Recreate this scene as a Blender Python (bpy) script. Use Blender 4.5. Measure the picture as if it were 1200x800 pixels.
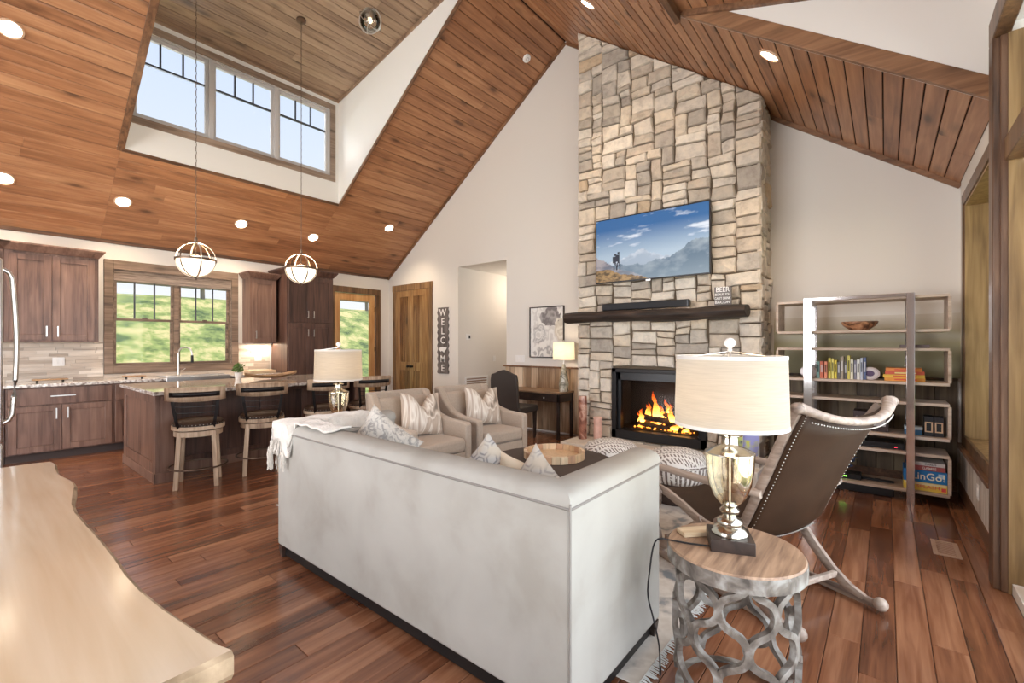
import bpy, math, random
from math import sin, cos, pi, radians as R
from mathutils import Vector, Matrix
random.seed(7)
S = bpy.context.scene
C = S.collection
for o in list(bpy.data.objects): bpy.data.objects.remove(o)

# ------------------------------------------------------------------ camera
H = 1.39
YAW = math.atan2(438, 533.3)
cd = bpy.data.cameras.new('camera'); cam = bpy.data.objects.new('camera', cd); C.objects.link(cam)
cd.sensor_width = 36; cd.lens = 16.0; cd.shift_y = 4/1200; cd.clip_start = .05; cd.clip_end = 300
fx, fy = cos(YAW), sin(YAW)                     # +X runs to the fireplace wall, +Y to the kitchen wall
cam.location = (0, 0, H); cam.rotation_euler = (pi/2, 0, math.atan2(-fx, fy))
S.camera = cam
# ------------------------------------------------------------------ world and light
W = bpy.data.worlds.new('sky'); S.world = W; W.use_nodes = True
n = W.node_tree.nodes; l = W.node_tree.links; n.clear()
wo = n.new('ShaderNodeOutputWorld'); wb = n.new('ShaderNodeBackground'); wr = n.new('ShaderNodeValToRGB')
tc = n.new('ShaderNodeTexCoord'); sx = n.new('ShaderNodeSeparateXYZ')
l.new(tc.outputs['Generated'], sx.inputs[0]); l.new(sx.outputs['Z'], wr.inputs[0]); l.new(wr.outputs[0], wb.inputs[0]); l.new(wb.outputs[0], wo.inputs[0])
e = wr.color_ramp.elements; e[0].position = 0; e[0].color = (.95, .97, 1, 1); e[1].position = .9; e[1].color = (.42, .62, 1, 1)
wb.inputs[1].default_value = .95
def lamp(name, kind, loc, power, color=(1, 1, 1), size=None, rot=None, parent=None, **k):
    d = bpy.data.lights.new(name, kind); d.energy = power; d.color = color
    if kind == 'AREA':
        d.shape = 'RECTANGLE'; d.size, d.size_y = size
    elif size is not None and kind in ('POINT', 'SPOT'): d.shadow_soft_size = size
    for a, b in k.items(): setattr(d, a, b)
    o = bpy.data.objects.new(name, d); C.objects.link(o); o.location = loc
    if rot: o.rotation_euler = rot
    if parent: o.parent = parent
    return o
sun = lamp('sun', 'SUN', (20, 0, 20), 6.5, (1, .93, .8), angle=R(1)); sun.rotation_euler = (0, R(42), R(12))
DAY = (.86, .93, 1)
lamp('added_daylight', 'AREA', (1.2, -1.05, 1.7), 235, DAY, (5.2, 3.0), (R(-90), 0, R(180)))                # area lamp added outside the tall glazing on the right
lamp('added_daylight', 'AREA', (-3.85, 3.9, 2.2), 600, (.97, .97, 1), (5.6, 3.8), (R(-90), 0, R(90)))            # fill lamp added outside the unseen back window
lamp('added_daylight', 'AREA', (2.67, 8.1, 6.7), 200, DAY, (2.8, 1.2), (R(-48), 0, 0))                          # unseen lamp added above the dormer window as extra sky brightness
lamp('added_daylight', 'AREA', (2.1, 9.3, 3.7), 110, DAY, (1.8, 1.0), (R(-50), 0, 0))                            # extra lamp added high outside the kitchen window, out of view
S.view_settings.view_transform = 'Standard'; S.view_settings.look = 'None'
S.view_settings.exposure = 0.16; S.view_settings.gamma = 1; S.view_settings.use_curve_mapping = False

# ------------------------------------------------------------------ materials
def mat(name):
    m = bpy.data.materials.new(name); m.use_nodes = True
    t = m.node_tree; b = t.nodes['Principled BSDF']
    return m, t.nodes, t.links, b
def ramp(nodes, stops, interp='LINEAR'):
    r = nodes.new('ShaderNodeValToRGB'); r.color_ramp.interpolation = interp
    es = r.color_ramp.elements
    while len(es) > 1: es.remove(es[0])
    for i, (p, c) in enumerate(stops):
        x = es[0] if i == 0 else es.new(p)
        x.position = p; x.color = (*c, 1) if len(c) == 3 else c
    return r
def plain(name, col, rough=.5, metal=0, coat=0, emis=None, es=0, trans=0, ior=1.45, noise=0, nscale=20, bump=0, bscale=60, sheen=0, spec=.5):
    m, n, l, b = mat(name)
    b.inputs['Base Color'].default_value = (*col, 1); b.inputs['Roughness'].default_value = rough
    b.inputs['Metallic'].default_value = metal; b.inputs['Coat Weight'].default_value = coat
    b.inputs['Transmission Weight'].default_value = trans; b.inputs['IOR'].default_value = ior
    b.inputs['Sheen Weight'].default_value = sheen; b.inputs['Specular IOR Level'].default_value = spec
    if emis: b.inputs['Emission Color'].default_value = (*emis, 1); b.inputs['Emission Strength'].default_value = es
    tc = n.new('ShaderNodeTexCoord')
    if noise:
        x = n.new('ShaderNodeTexNoise'); x.inputs['Scale'].default_value = nscale; x.inputs['Detail'].default_value = 5
        l.new(tc.outputs['Object'], x.inputs['Vector'])
        r = ramp(n, [(.3, [c*(1-noise) for c in col]), (.7, [min(1, c*(1+noise)) for c in col])])
        l.new(x.outputs['Fac'], r.inputs[0]); l.new(r.outputs[0], b.inputs['Base Color'])
    if bump:
        x = n.new('ShaderNodeTexNoise'); x.inputs['Scale'].default_value = bscale; x.inputs['Detail'].default_value = 4
        l.new(tc.outputs['Object'], x.inputs['Vector'])
        p = n.new('ShaderNodeBump'); p.inputs['Strength'].default_value = bump; p.inputs['Distance'].default_value = .01
        l.new(x.outputs['Fac'], p.inputs['Height']); l.new(p.outputs[0], b.inputs['Normal'])
    return m
def wood(name, dark, mid, light, axis=0, sc=1.0, rough=.45, coat=0, tone=False, world=False, knots=.0, tonev=.5, bump=.15, contrast=1.0, fine=30):
    """grain stretched along an axis; 'tone' attribute (one value per board) shifts pattern and colour"""
    m, n, l, b = mat(name)
    if world: src = n.new('ShaderNodeNewGeometry').outputs['Position']
    else: src = n.new('ShaderNodeTexCoord').outputs['Object']
    at = n.new('ShaderNodeAttribute'); at.attribute_name = 'tone'
    rnd = n.new('ShaderNodeObjectInfo').outputs['Random'] if not tone else at.outputs['Fac']
    mul = n.new('ShaderNodeMath'); mul.operation = 'MULTIPLY'; mul.inputs[1].default_value = 37.0; l.new(rnd, mul.inputs[0])
    off = n.new('ShaderNodeVectorMath'); off.operation = 'ADD'
    cmb = n.new('ShaderNodeCombineXYZ')
    for i in range(3): l.new(mul.outputs[0], cmb.inputs[i])
    l.new(src, off.inputs[0]); l.new(cmb.outputs[0], off.inputs[1])
    def stretched(a, bb):
        mp = n.new('ShaderNodeMapping'); s = [a*sc]*3; s[axis] = bb*sc; mp.inputs['Scale'].default_value = s
        l.new(off.outputs[0], mp.inputs[0]); return mp.outputs[0]
    g = n.new('ShaderNodeTexNoise'); g.inputs['Scale'].default_value = 1; g.inputs['Detail'].default_value = 6; g.inputs['Distortion'].default_value = .6
    l.new(stretched(fine, 1.6), g.inputs['Vector'])
    g2 = n.new('ShaderNodeTexNoise'); g2.inputs['Scale'].default_value = 1; g2.inputs['Detail'].default_value = 3; g2.inputs['Distortion'].default_value = 1.2
    l.new(stretched(7, 1.0), g2.inputs['Vector'])
    mx = n.new('ShaderNodeMath'); mx.operation = 'MULTIPLY_ADD'; mx.inputs[1].default_value = .5
    l.new(g.outputs['Fac'], mx.inputs[0])
    h = n.new('ShaderNodeMath'); h.operation = 'MULTIPLY'; h.inputs[1].default_value = .5; l.new(g2.outputs['Fac'], h.inputs[0]); l.new(h.outputs[0], mx.inputs[2])
    v = mx.outputs[0]
    # per-board tone
    ta = n.new('ShaderNodeMath'); ta.operation = 'MULTIPLY_ADD'; ta.inputs[1].default_value = tonev*.34; ta.inputs[2].default_value = -tonev*.17; l.new(rnd, ta.inputs[0])
    sm = n.new('ShaderNodeMath'); sm.operation = 'ADD'; l.new(v, sm.inputs[0]); l.new(ta.outputs[0], sm.inputs[1])
    r = ramp(n, [(.5-.2/contrast, dark), (.5, mid), (.5+.2/contrast, light)]); l.new(sm.outputs[0], r.inputs[0])
    colr = r.outputs[0]
    if knots:
        vo = n.new('ShaderNodeTexVoronoi'); vo.inputs['Scale'].default_value = 1; l.new(stretched(4.2, 1.7), vo.inputs['Vector'])
        kr = ramp(n, [(0, (1, 1, 1)), (.09, (.75, .75, .75)), (.15, (.32, .32, .32)), (.27, (0, 0, 0))]); l.new(vo.outputs['Distance'], kr.inputs[0])
        km = n.new('ShaderNodeMix'); km.data_type = 'RGBA'; km.inputs[7].default_value = (*[c*.35 for c in dark], 1)
        kk = n.new('ShaderNodeMath'); kk.operation = 'MULTIPLY'; kk.inputs[1].default_value = knots; l.new(kr.outputs[0], kk.inputs[0])
        l.new(kk.outputs[0], km.inputs[0]); l.new(colr, km.inputs[6]); colr = km.outputs[2]
    l.new(colr, b.inputs['Base Color']); b.inputs['Roughness'].default_value = rough; b.inputs['Coat Weight'].default_value = coat; b.inputs['Coat Roughness'].default_value = .18
    if bump:
        p = n.new('ShaderNodeBump'); p.inputs['Strength'].default_value = bump; p.inputs['Distance'].default_value = .004
        l.new(v, p.inputs['Height']); l.new(p.outputs[0], b.inputs['Normal'])
    return m
def speckle(name, stops, scale, rough=.2, detail=8, bump=0, distort=0, coat=0, metal=0, mapping=None):
    m, n, l, b = mat(name); tc = n.new('ShaderNodeTexCoord')
    x = n.new('ShaderNodeTexNoise'); x.inputs['Scale'].default_value = scale; x.inputs['Detail'].default_value = detail; x.inputs['Distortion'].default_value = distort
    if mapping:
        mp = n.new('ShaderNodeMapping'); mp.inputs['Scale'].default_value = mapping; l.new(tc.outputs['Object'], mp.inputs[0]); l.new(mp.outputs[0], x.inputs['Vector'])
    else: l.new(tc.outputs['Object'], x.inputs['Vector'])
    r = ramp(n, stops); l.new(x.outputs['Fac'], r.inputs[0]); l.new(r.outputs[0], b.inputs['Base Color'])
    b.inputs['Roughness'].default_value = rough; b.inputs['Coat Weight'].default_value = coat; b.inputs['Metallic'].default_value = metal
    if bump:
        p = n.new('ShaderNodeBump'); p.inputs['Strength'].default_value = bump; p.inputs['Distance'].default_value = .01
        l.new(x.outputs['Fac'], p.inputs['Height']); l.new(p.outputs[0], b.inputs['Normal'])
    return m
def glass(name, tint=(1, 1, 1), gl=.12):
    """thin window glass: lets light straight through, mirrors a little"""
    m = bpy.data.materials.new(name); m.use_nodes = True; n = m.node_tree.nodes; l = m.node_tree.links; n.clear()
    o = n.new('ShaderNodeOutputMaterial'); mx = n.new('ShaderNodeMixShader'); t = n.new('ShaderNodeBsdfTransparent'); g = n.new('ShaderNodeBsdfGlossy')
    t.inputs[0].default_value = (*tint, 1); g.inputs['Roughness'].default_value = .02
    fr = n.new('ShaderNodeLayerWeight'); fr.inputs[0].default_value = gl
    l.new(fr.outputs['Fresnel'], mx.inputs[0]); l.new(t.outputs[0], mx.inputs[1]); l.new(g.outputs[0], mx.inputs[2]); l.new(mx.outputs[0], o.inputs[0])
    return m
def painted_mat(name, emis=0, rough=.5):
    m, n, l, b = mat(name); a = n.new('ShaderNodeAttribute'); a.attribute_name = 'Col'
    l.new(a.outputs['Color'], b.inputs['Base Color']); b.inputs['Roughness'].default_value = rough
    if emis: l.new(a.outputs['Color'], b.inputs['Emission Color']); b.inputs['Emission Strength'].default_value = emis
    return m
M = {}
M['wall'] = plain('wall_paint', (.76, .72, .665), .85, bump=.03, bscale=200)
M['wall_white'] = plain('dormer_paint', (.80, .77, .72), .8)
M['floor'] = wood('floor_hickory', (.075, .026, .013), (.215, .082, .038), (.38, .18, .095), 0, 1, .22, .35, tone=True, world=True, tonev=.75, bump=.35, contrast=.85)
M['floor_gap'] = plain('floor_gap', (.03, .012, .008), .7)
M['ceil'] = wood('ceiling_pine', (.16, .062, .026), (.37, .165, .075), (.56, .30, .15), 0, 1, .42, .1, tone=True, world=True, knots=.9, tonev=.6, bump=.12, contrast=.72)
M['ceil_gap'] = plain('ceiling_gap', (.02, .008, .004), .9)
M['dorm'] = wood('dormer_pine', (.14, .08, .05), (.33, .215, .135), (.48, .34, .225), 0, 1, .5, .05, tone=True, world=True, knots=.8, tonev=.5, contrast=.7)
M['trim'] = wood('trim_wood', (.055, .025, .012), (.17, .08, .038), (.29, .15, .075), 0, 1, .45, .05, world=True, knots=.5)
M['trimy'] = wood('rake_trim_wood', (.07, .03, .014), (.20, .095, .045), (.33, .17, .085), 1, 1, .45, .05, world=True, knots=.5)
M['trimv'] = wood('upright_trim_wood', (.055, .028, .012), (.18, .095, .042), (.33, .19, .085), 2, 1, .42, .1, world=True, knots=.8)
M['postv'] = wood('dark_post_wood', (.045, .022, .012), (.15, .078, .042), (.27, .155, .085), 2, 1, .42, .1, world=True, knots=.8)
M['jamb'] = wood('jamb_pine', (.15, .085, .03), (.33, .21, .085), (.50, .34, .15), 2, 1, .4, .1, world=True, knots=.85)
M['casing'] = wood('grey_brown_casing', (.07, .045, .03), (.22, .15, .105), (.36, .26, .19), 0, 1, .5, 0, world=True, knots=.6)
M['cab'] = wood('cabinet_alder', (.07, .033, .022), (.185, .10, .070), (.27, .16, .115), 2, 1, .4, .12, world=True, knots=.45, bump=.08)
M['cabd'] = wood('dark_cabinet_alder', (.035, .016, .012), (.10, .050, .036), (.17, .09, .065), 2, 1, .4, .12, world=True, knots=.3, bump=.08)
M['toe'] = plain('toe_kick', (.06, .04, .035), .6)
M['granite'] = speckle('granite', [(.30, (.20, .16, .14)), (.44, (.50, .43, .38)), (.53, (.74, .70, .65)), (.66, (.86, .84, .80))], 34, .08, coat=.6)
M['nail'] = plain('nailhead_metal', (.38, .35, .32), .35, 1)
M['nickel'] = plain('brushed_nickel', (.72, .70, .67), .3, 1)
M['chrome'] = plain('chrome', (.74, .72, .72), .12, 1)
M['steel'] = plain('stainless', (.60, .58, .56), .28, 1)
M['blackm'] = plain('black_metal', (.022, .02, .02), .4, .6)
M['blackp'] = plain('black_plastic', (.015, .015, .017), .3)
M['dkmetal'] = plain('bronze_metal', (.16, .11, .08), .4, .8)
M['white'] = plain('white_plastic', (.85, .83, .80), .4)
M['glass'] = glass('window_glass')
M['vinyl'] = plain('window_vinyl', (.55, .52, .50), .4)
M['vinylw'] = plain('white_window_vinyl', (.86, .86, .86), .4)
M['muntin'] = plain('dark_muntin', (.05, .055, .07), .4)
M['sofa'] = speckle('sofa_velvet', [(.34, (.31, .288, .252)), (.5, (.357, .338, .304)), (.7, (.385, .366, .332))], 3.2, .75, 9, .05, .3)
M['pipe'] = plain('piping', (.24, .22, .20), .8)
M['chairf'] = plain('armchair_linen', (.46, .375, .30), .85, noise=.06, nscale=60, bump=.1, bscale=500, sheen=.2)
M['lightwood'] = wood('stool_oak', (.25, .16, .10), (.47, .34, .23), (.62, .48, .35), 2, 1.4, .55)
M['leather'] = plain('brown_leather', (.044, .023, .013), .52, spec=.2, bump=.12, bscale=180, noise=.15, nscale=6)
M['leatherd'] = plain('dark_leather', (.06, .036, .028), .4, bump=.1, bscale=120)
M['rockwood'] = wood('greyed_oak', (.14, .10, .08), (.33, .25, .20), (.50, .41, .34), 1, 1.5, .5)
M['darkwood'] = wood('dark_wood', (.012, .007, .005), (.034, .020, .015), (.065, .038, .028), 0, 1, .4)
M['ttop'] = wood('weathered_top', (.16, .09, .055), (.38, .24, .15), (.54, .37, .25), 0, 2, .5, contrast=.9)
M['lattice'] = speckle('grey_wash_lattice', [(.32, (.05, .038, .03)), (.48, (.145, .12, .10)), (.62, (.26, .24, .215)), (.75, (.36, .355, .335))], 16, .6, 8, .4, .5)
M['slab'] = wood('live_edge_maple', (.40, .26, .14), (.66, .50, .33), (.80, .66, .49), 1, .55, .14, .7, contrast=.8, bump=.02)
M['bark'] = speckle('live_edge_bark', [(.3, (.16, .10, .05)), (.6, (.42, .30, .19)), (.8, (.60, .46, .30))], 14, .7, 8, .5)
M['shade'] = None
M['stonegap'] = plain('mortar_joint', (.13, .095, .062), .95)  # brown chimney core, showing in the joints between stones
M['mantel'] = wood('charred_log', (.012, .008, .006), (.045, .027, .019), (.15, .10, .07), 1, 1.4, .6, bump=.9)
M['hearth'] = plain('hearth_slab', (.66, .58, .49), .6, noise=.1, nscale=8, bump=.2, bscale=30)

def shade_mat(name, col, e):
    m, n, l, b = mat(name); tc = n.new('ShaderNodeTexCoord')
    mp = n.new('ShaderNodeMapping'); mp.inputs['Scale'].default_value = (10, 10, 260); l.new(tc.outputs['Object'], mp.inputs[0])
    x = n.new('ShaderNodeTexNoise'); x.inputs['Scale'].default_value = 1; x.inputs['Detail'].default_value = 4; l.new(mp.outputs[0], x.inputs['Vector'])
    r = ramp(n, [(.3, [c*.86 for c in col]), (.7, col)]); l.new(x.outputs['Fac'], r.inputs[0]); l.new(r.outputs[0], b.inputs['Base Color'])
    b.inputs['Roughness'].default_value = .9
    tr = n.new('ShaderNodeBsdfTranslucent'); l.new(r.outputs[0], tr.inputs[0])
    mx = n.new('ShaderNodeMixShader'); mx.inputs[0].default_value = .45
    l.new(b.outputs[0], mx.inputs[1]); l.new(tr.outputs[0], mx.inputs[2]); l.new(mx.outputs[0], n['Material Output'].inputs[0])
    return m
M['shade'] = shade_mat('linen_shade', (.53, .475, .40), 0)

def stone_mat():
    m, n, l, b = mat('ledge_stone')
    at = n.new('ShaderNodeAttribute'); at.attribute_name = 'tone'; gp = n.new('ShaderNodeNewGeometry')
    pal = [(0, (.66, .56, .44)), (.16, (.55, .46, .365)), (.30, (.74, .66, .555)), (.44, (.49, .42, .34)), (.55, (.63, .555, .465)), (.68, (.43, .375, .315)), (.79, (.70, .61, .50)), (.90, (.53, .465, .39)), (.975, (.54, .41, .28))]
    r = ramp(n, pal, 'CONSTANT'); l.new(at.outputs['Fac'], r.inputs[0])
    mu = n.new('ShaderNodeVectorMath'); mu.operation = 'MULTIPLY_ADD'; mu.inputs[1].default_value = (1, 1, 1)
    cb = n.new('ShaderNodeCombineXYZ'); s = n.new('ShaderNodeMath'); s.operation = 'MULTIPLY'; s.inputs[1].default_value = 31; l.new(at.outputs['Fac'], s.inputs[0])
    for i in range(3): l.new(s.outputs[0], cb.inputs[i])
    l.new(gp.outputs['Position'], mu.inputs[0]); l.new(cb.outputs[0], mu.inputs[2])
    x = n.new('ShaderNodeTexNoise'); x.inputs['Scale'].default_value = 9; x.inputs['Detail'].default_value = 8; x.inputs['Roughness'].default_value = .65; l.new(mu.outputs[0], x.inputs['Vector'])
    r2 = ramp(n, [(.28, (.68, .66, .65)), (.5, (.97, .97, .97)), (.75, (1.18, 1.15, 1.10))]); l.new(x.outputs['Fac'], r2.inputs[0])
    mx = n.new('ShaderNodeMix'); mx.data_type = 'RGBA'; mx.blend_type = 'MULTIPLY'; mx.inputs[0].default_value = 1
    l.new(r.outputs[0], mx.inputs[6]); l.new(r2.outputs[0], mx.inputs[7]); l.new(mx.outputs[2], b.inputs['Base Color']); b.inputs['Roughness'].default_value = .85
    p = n.new('ShaderNodeBump'); p.inputs['Strength'].default_value = .7; p.inputs['Distance'].default_value = .03
    l.new(x.outputs['Fac'], p.inputs['Height']); l.new(p.outputs[0], b.inputs['Normal'])
    return m
M['stone'] = stone_mat()

# ------------------------------------------------------------------ mesh builder
class MB:
    def __init__(s): s.v = []; s.f = []; s.t = []; s.mi = []; s.tone = 0.0; s.m = 0; s.T = None
    def add(s, vs, fs):
        k = len(s.v)
        if s.T is not None: vs = [tuple(s.T @ Vector(p)) for p in vs]
        s.v += [tuple(p) for p in vs]; s.f += [tuple(i+k for i in f) for f in fs]; s.t += [s.tone]*len(fs); s.mi += [s.m]*len(fs); return s
    def box(s, x0, x1, y0, y1, z0, z1):
        return s.add([(x0,y0,z0),(x1,y0,z0),(x1,y1,z0),(x0,y1,z0),(x0,y0,z1),(x1,y0,z1),(x1,y1,z1),(x0,y1,z1)],
                     [(0,3,2,1),(4,5,6,7),(0,1,5,4),(1,2,6,5),(2,3,7,6),(3,0,4,7)])
    def cb(s, c, d): return s.box(c[0]-d[0]/2, c[0]+d[0]/2, c[1]-d[1]/2, c[1]+d[1]/2, c[2]-d[2]/2, c[2]+d[2]/2)
    def hexa(s, bot, top):       # four points each, same winding seen from above (ccw)
        return s.add(list(bot)+list(top), [(0,3,2,1),(4,5,6,7),(0,1,5,4),(1,2,6,5),(2,3,7,6),(3,0,4,7)])
    def ngon(s, pts, d):         # polygon extruded by vector d
        n = len(pts); d = Vector(d)
        vs = [tuple(p) for p in pts] + [tuple(Vector(p)+d) for p in pts]
        return s.add(vs, [tuple(range(n))[::-1], tuple(range(n, 2*n))] + [(i, (i+1) % n, n+(i+1) % n, n+i) for i in range(n)])
    def tube(s, pts, r, n=8, closed=False, flat=1.0, up=(0, 0, 1), caps=True, ph=0):
        P = [Vector(p) for p in pts]; m = len(P); rs = r if isinstance(r, (list, tuple)) else [r]*m
        vs = []; up = Vector(up)
        for i, p in enumerate(P):
            a = P[i-1] if (i > 0 or closed) else p; b = P[(i+1) % m] if (i < m-1 or closed) else p
            t = (b-a).normalized(); u = t.cross(up)
            if u.length < .05: u = t.cross(Vector((1, 0, 0)))
            u.normalize(); w = u.cross(t).normalized()
            for k in range(n):
                q = 2*pi*(k+ph)/n; vs.append(p + u*(rs[i]*cos(q)) + w*(rs[i]*flat*sin(q)))
        fs = []
        for i in range(m if closed else m-1):
            j = (i+1) % m
            for k in range(n): fs.append((i*n+k, i*n+(k+1) % n, j*n+(k+1) % n, j*n+k))
        if not closed and caps: fs += [tuple(range(n))[::-1], tuple(range((m-1)*n, m*n))]
        return s.add(vs, fs)
    def cyl(s, a, b, r, r2=None, n=12): return s.tube([a, b], [r, r if r2 is None else r2], n)
    def lathe(s, prof, n=24, c=(0, 0, 0), capb=True, capt=True):
        vs = []; fs = []
        for r, z in prof:
            for k in range(n): q = 2*pi*k/n; vs.append((c[0]+r*cos(q), c[1]+r*sin(q), c[2]+z))
        for i in range(len(prof)-1):
            for k in range(n): fs.append((i*n+k, i*n+(k+1) % n, (i+1)*n+(k+1) % n, (i+1)*n+k))
        if capb: fs.append(tuple(range(n))[::-1])
        if capt: fs.append(tuple(range((len(prof)-1)*n, len(prof)*n)))
        return s.add(vs, fs)
    def ball(s, c, r, n=12, sz=1.0):
        k = max(5, n//2+1)
        return s.lathe([(max(1e-4, r*sin(pi*i/k)), -r*sz*cos(pi*i/k)) for i in range(k+1)], n, c)
    def grid(s, P):              # rows of points
        a = len(P); b = len(P[0])
        return s.add([p for row in P for p in row], [(i*b+j, i*b+j+1, (i+1)*b+j+1, (i+1)*b+j) for i in range(a-1) for j in range(b-1)])
    def build(s, name, m, parent=None, smooth=None, bevel=0, seg=2, kind=None, label=None, solid=0, sub=0):
        me = bpy.data.meshes.new(name); me.from_pydata(s.v, [], s.f)
        for x in (m if isinstance(m, (list, tuple)) else [m]): me.materials.append(M[x] if isinstance(x, str) else x)
        if any(s.mi): me.polygons.foreach_set('material_index', s.mi)
        a = me.attributes.new('tone', 'FLOAT', 'FACE'); a.data.foreach_set('value', s.t)
        if smooth or bevel or sub:
            me.polygons.foreach_set('use_smooth', [True]*len(me.polygons))
            if not sub: me.set_sharp_from_angle(angle=R(smooth if smooth and smooth is not True else 40))
        me.validate(); me.update()
        o = bpy.data.objects.new(name, me); C.objects.link(o)
        if parent: o.parent = parent
        if solid: k = o.modifiers.new('s', 'SOLIDIFY'); k.thickness = solid; k.offset = 0
        if bevel: k = o.modifiers.new('b', 'BEVEL'); k.width = bevel; k.segments = seg; k.limit_method = 'ANGLE'; k.angle_limit = R(35)
        if sub: k = o.modifiers.new('u', 'SUBSURF'); k.levels = sub; k.render_levels = sub
        if kind: o['kind'] = kind
        if label: o['label'] = label
        return o
def thing(name, label, cat, loc=(0, 0, 0), rz=0, group=None):
    o = bpy.data.objects.new(name, None); C.objects.link(o); o.location = loc; o.rotation_euler = (0, 0, rz)
    o.empty_display_size = .1; o['label'] = label; o['category'] = cat
    if group: o['group'] = group
    return o
def tag(o, label, cat, group=None):
    o['label'] = label; o['category'] = cat
    if group: o['group'] = group
    return o
def struct(o, kind='structure'): o['kind'] = kind; return o
def dup(root, loc=None, rz=None, label=None):
    def cp(o, par):
        c = o.copy(); C.objects.link(c)
        if par: c.parent = par
        for ch in o.children: cp(ch, c)
        return c
    r = cp(root, None)
    if loc: r.location = loc
    if rz is not None: r.rotation_euler = (0, 0, rz)
    if label: r['label'] = label
    return r
def painted(name, w, h, nx, ny, fn, m, parent=None, T=None):
    """flat print: grid in local x (0..w), z (0..h), facing -y, colours per vertex"""
    vs = [(w*i/nx, 0, h*j/ny) for j in range(ny+1) for i in range(nx+1)]
    if T is not None: vs = [tuple(T @ Vector(p)) for p in vs]
    fs = [(j*(nx+1)+i, j*(nx+1)+i+1, (j+1)*(nx+1)+i+1, (j+1)*(nx+1)+i) for j in range(ny) for i in range(nx)]
    me = bpy.data.meshes.new(name); me.from_pydata(vs, [], fs); me.materials.append(m)
    a = me.color_attributes.new('Col', 'FLOAT_COLOR', 'POINT'); dat = []
    for j in range(ny+1):
        for i in range(nx+1): dat += [*fn(i/nx, j/ny), 1]
    a.data.foreach_set('color', dat); me.update()
    o = bpy.data.objects.new(name, me); C.objects.link(o)
    if parent: o.parent = parent
    return o
def spline(P, k=6):
    P = [Vector(p) for p in P]; out = []
    for i in range(len(P)-1):
        a, b_, c, d = P[max(0, i-1)], P[i], P[i+1], P[min(len(P)-1, i+2)]
        for j in range(k):
            t = j/k; out.append(.5*((2*b_)+(c-a)*t+(2*a-5*b_+4*c-d)*t*t+(3*b_-a-3*c+d)*t**3))
    return out+[P[-1]]
def text(name, s, size, m, parent, T, depth=.001, sx=1.0):
    cu = bpy.data.curves.new('t', 'FONT'); cu.body = s; cu.size = size; cu.extrude = depth; cu.align_x = 'CENTER'; cu.align_y = 'CENTER'; cu.resolution_u = 3
    cu.offset = size*.012
    t = bpy.data.objects.new('t', cu); C.objects.link(t)
    bpy.context.view_layer.update()
    me = bpy.data.meshes.new_from_object(t.evaluated_get(bpy.context.evaluated_depsgraph_get()))
    bpy.data.objects.remove(t)
    me.transform(T @ Matrix.Diagonal((sx, 1, 1, 1))); me.name = name; me.materials.clear(); me.materials.append(M[m] if isinstance(m, str) else m)
    o = bpy.data.objects.new(name, me); C.objects.link(o); o.parent = parent; return o
FACE_CAM_X = Matrix(((0, 0, -1, 0), (-1, 0, 0, 0), (0, 1, 0, 0), (0, 0, 0, 1)))   # text plane facing -X, reading towards -Y
FACE_CAM_Y = Matrix(((1, 0, 0, 0), (0, 0, -1, 0), (0, 1, 0, 0), (0, 0, 0, 1)))   # text plane facing -Y, reading towards +X

# ------------------------------------------------------------------ room shell
KY, GX, RY, BX = 8.43, 6.0, -.545, -3.5
RIDY, RIDZ = 3.846, 6.115
def zL(y): return RIDZ-.7095*(y-RIDY)
def zR(y): return RIDZ-.728*(RIDY-y)
def zc(y): return zL(y) if y > RIDY else zR(y)
LX0, LX1, LY, LZ = 1.26, 4.08, 7.135, 5.51      # left dormer
def zLD(y): return LZ+.184*(LY-y)
DX0, DX1, DY = -3.5, 4.08, 1.43                   # right dormer
def zRD(y): return zR(DY)-.32*(DY-y)
# walls that stand in XZ planes (kitchen, right) and in YZ planes (gables), made of boxes round their openings
def wall_xz(name, y0, y1, x0, x1, z0, z1, holes, m):
    b = MB(); xs = sorted({x0, x1, *[h[0] for h in holes], *[h[1] for h in holes]})
    for a, c in zip(xs, xs[1:]):
        cur = z0
        for h in sorted([h for h in holes if h[0] <= a+1e-6 and h[1] >= c-1e-6], key=lambda h: h[2]):
            if h[2] > cur+1e-4: b.box(a, c, y0, y1, cur, h[2])
            cur = h[3]
        if z1 > cur: b.box(a, c, y0, y1, cur, z1)
    return struct(b.build(name, m))
def gable(name, x0, x1, ys, holes, m, zt=zc):
    b = MB(); ys = sorted(set(ys) | {h[0] for h in holes} | {h[1] for h in holes})
    for a, c in zip(ys, ys[1:]):
        cur = 0.0
        for h in [h for h in holes if h[0] <= a+1e-6 and h[1] >= c-1e-6]:
            if h[2] > cur+1e-4: b.box(x0, x1, a, c, cur, h[2])
            cur = h[3]
        b.hexa([(x0,a,cur),(x1,a,cur),(x1,c,cur),(x0,c,cur)], [(x0,a,zt(a)),(x1,a,zt(a)),(x1,c,zt(c)),(x0,c,zt(c))])
    return struct(b.build(name, m))
wall_xz('wall_left', KY, KY+.16, BX, GX+.3, 0, zL(KY), [(1.39, 2.89, 1.08, 2.46), (4.72, 5.66, 0, 2.45)], 'wall')
gable('wall_far', GX, GX+.16, [RY, RIDY, KY], [(5.05, 6.24, 0, 2.86)], 'wall')
gable('wall_back', BX-.16, BX, [RY, RIDY, KY], [(1.2, 6.6, .3, 3.3)], 'wall')
zdr = zRD(RY)
wall_xz('wall_right', RY-.34, RY, 3.75, GX+.16, 0, zdr, [(4.3, 5.60, .56, 2.62)], 'wall')
wall_xz('wall_right', RY-.16, RY, BX, 3.75, 0, zdr, [(-1.6, 3.75, .06, 3.2)], 'wall')
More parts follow.
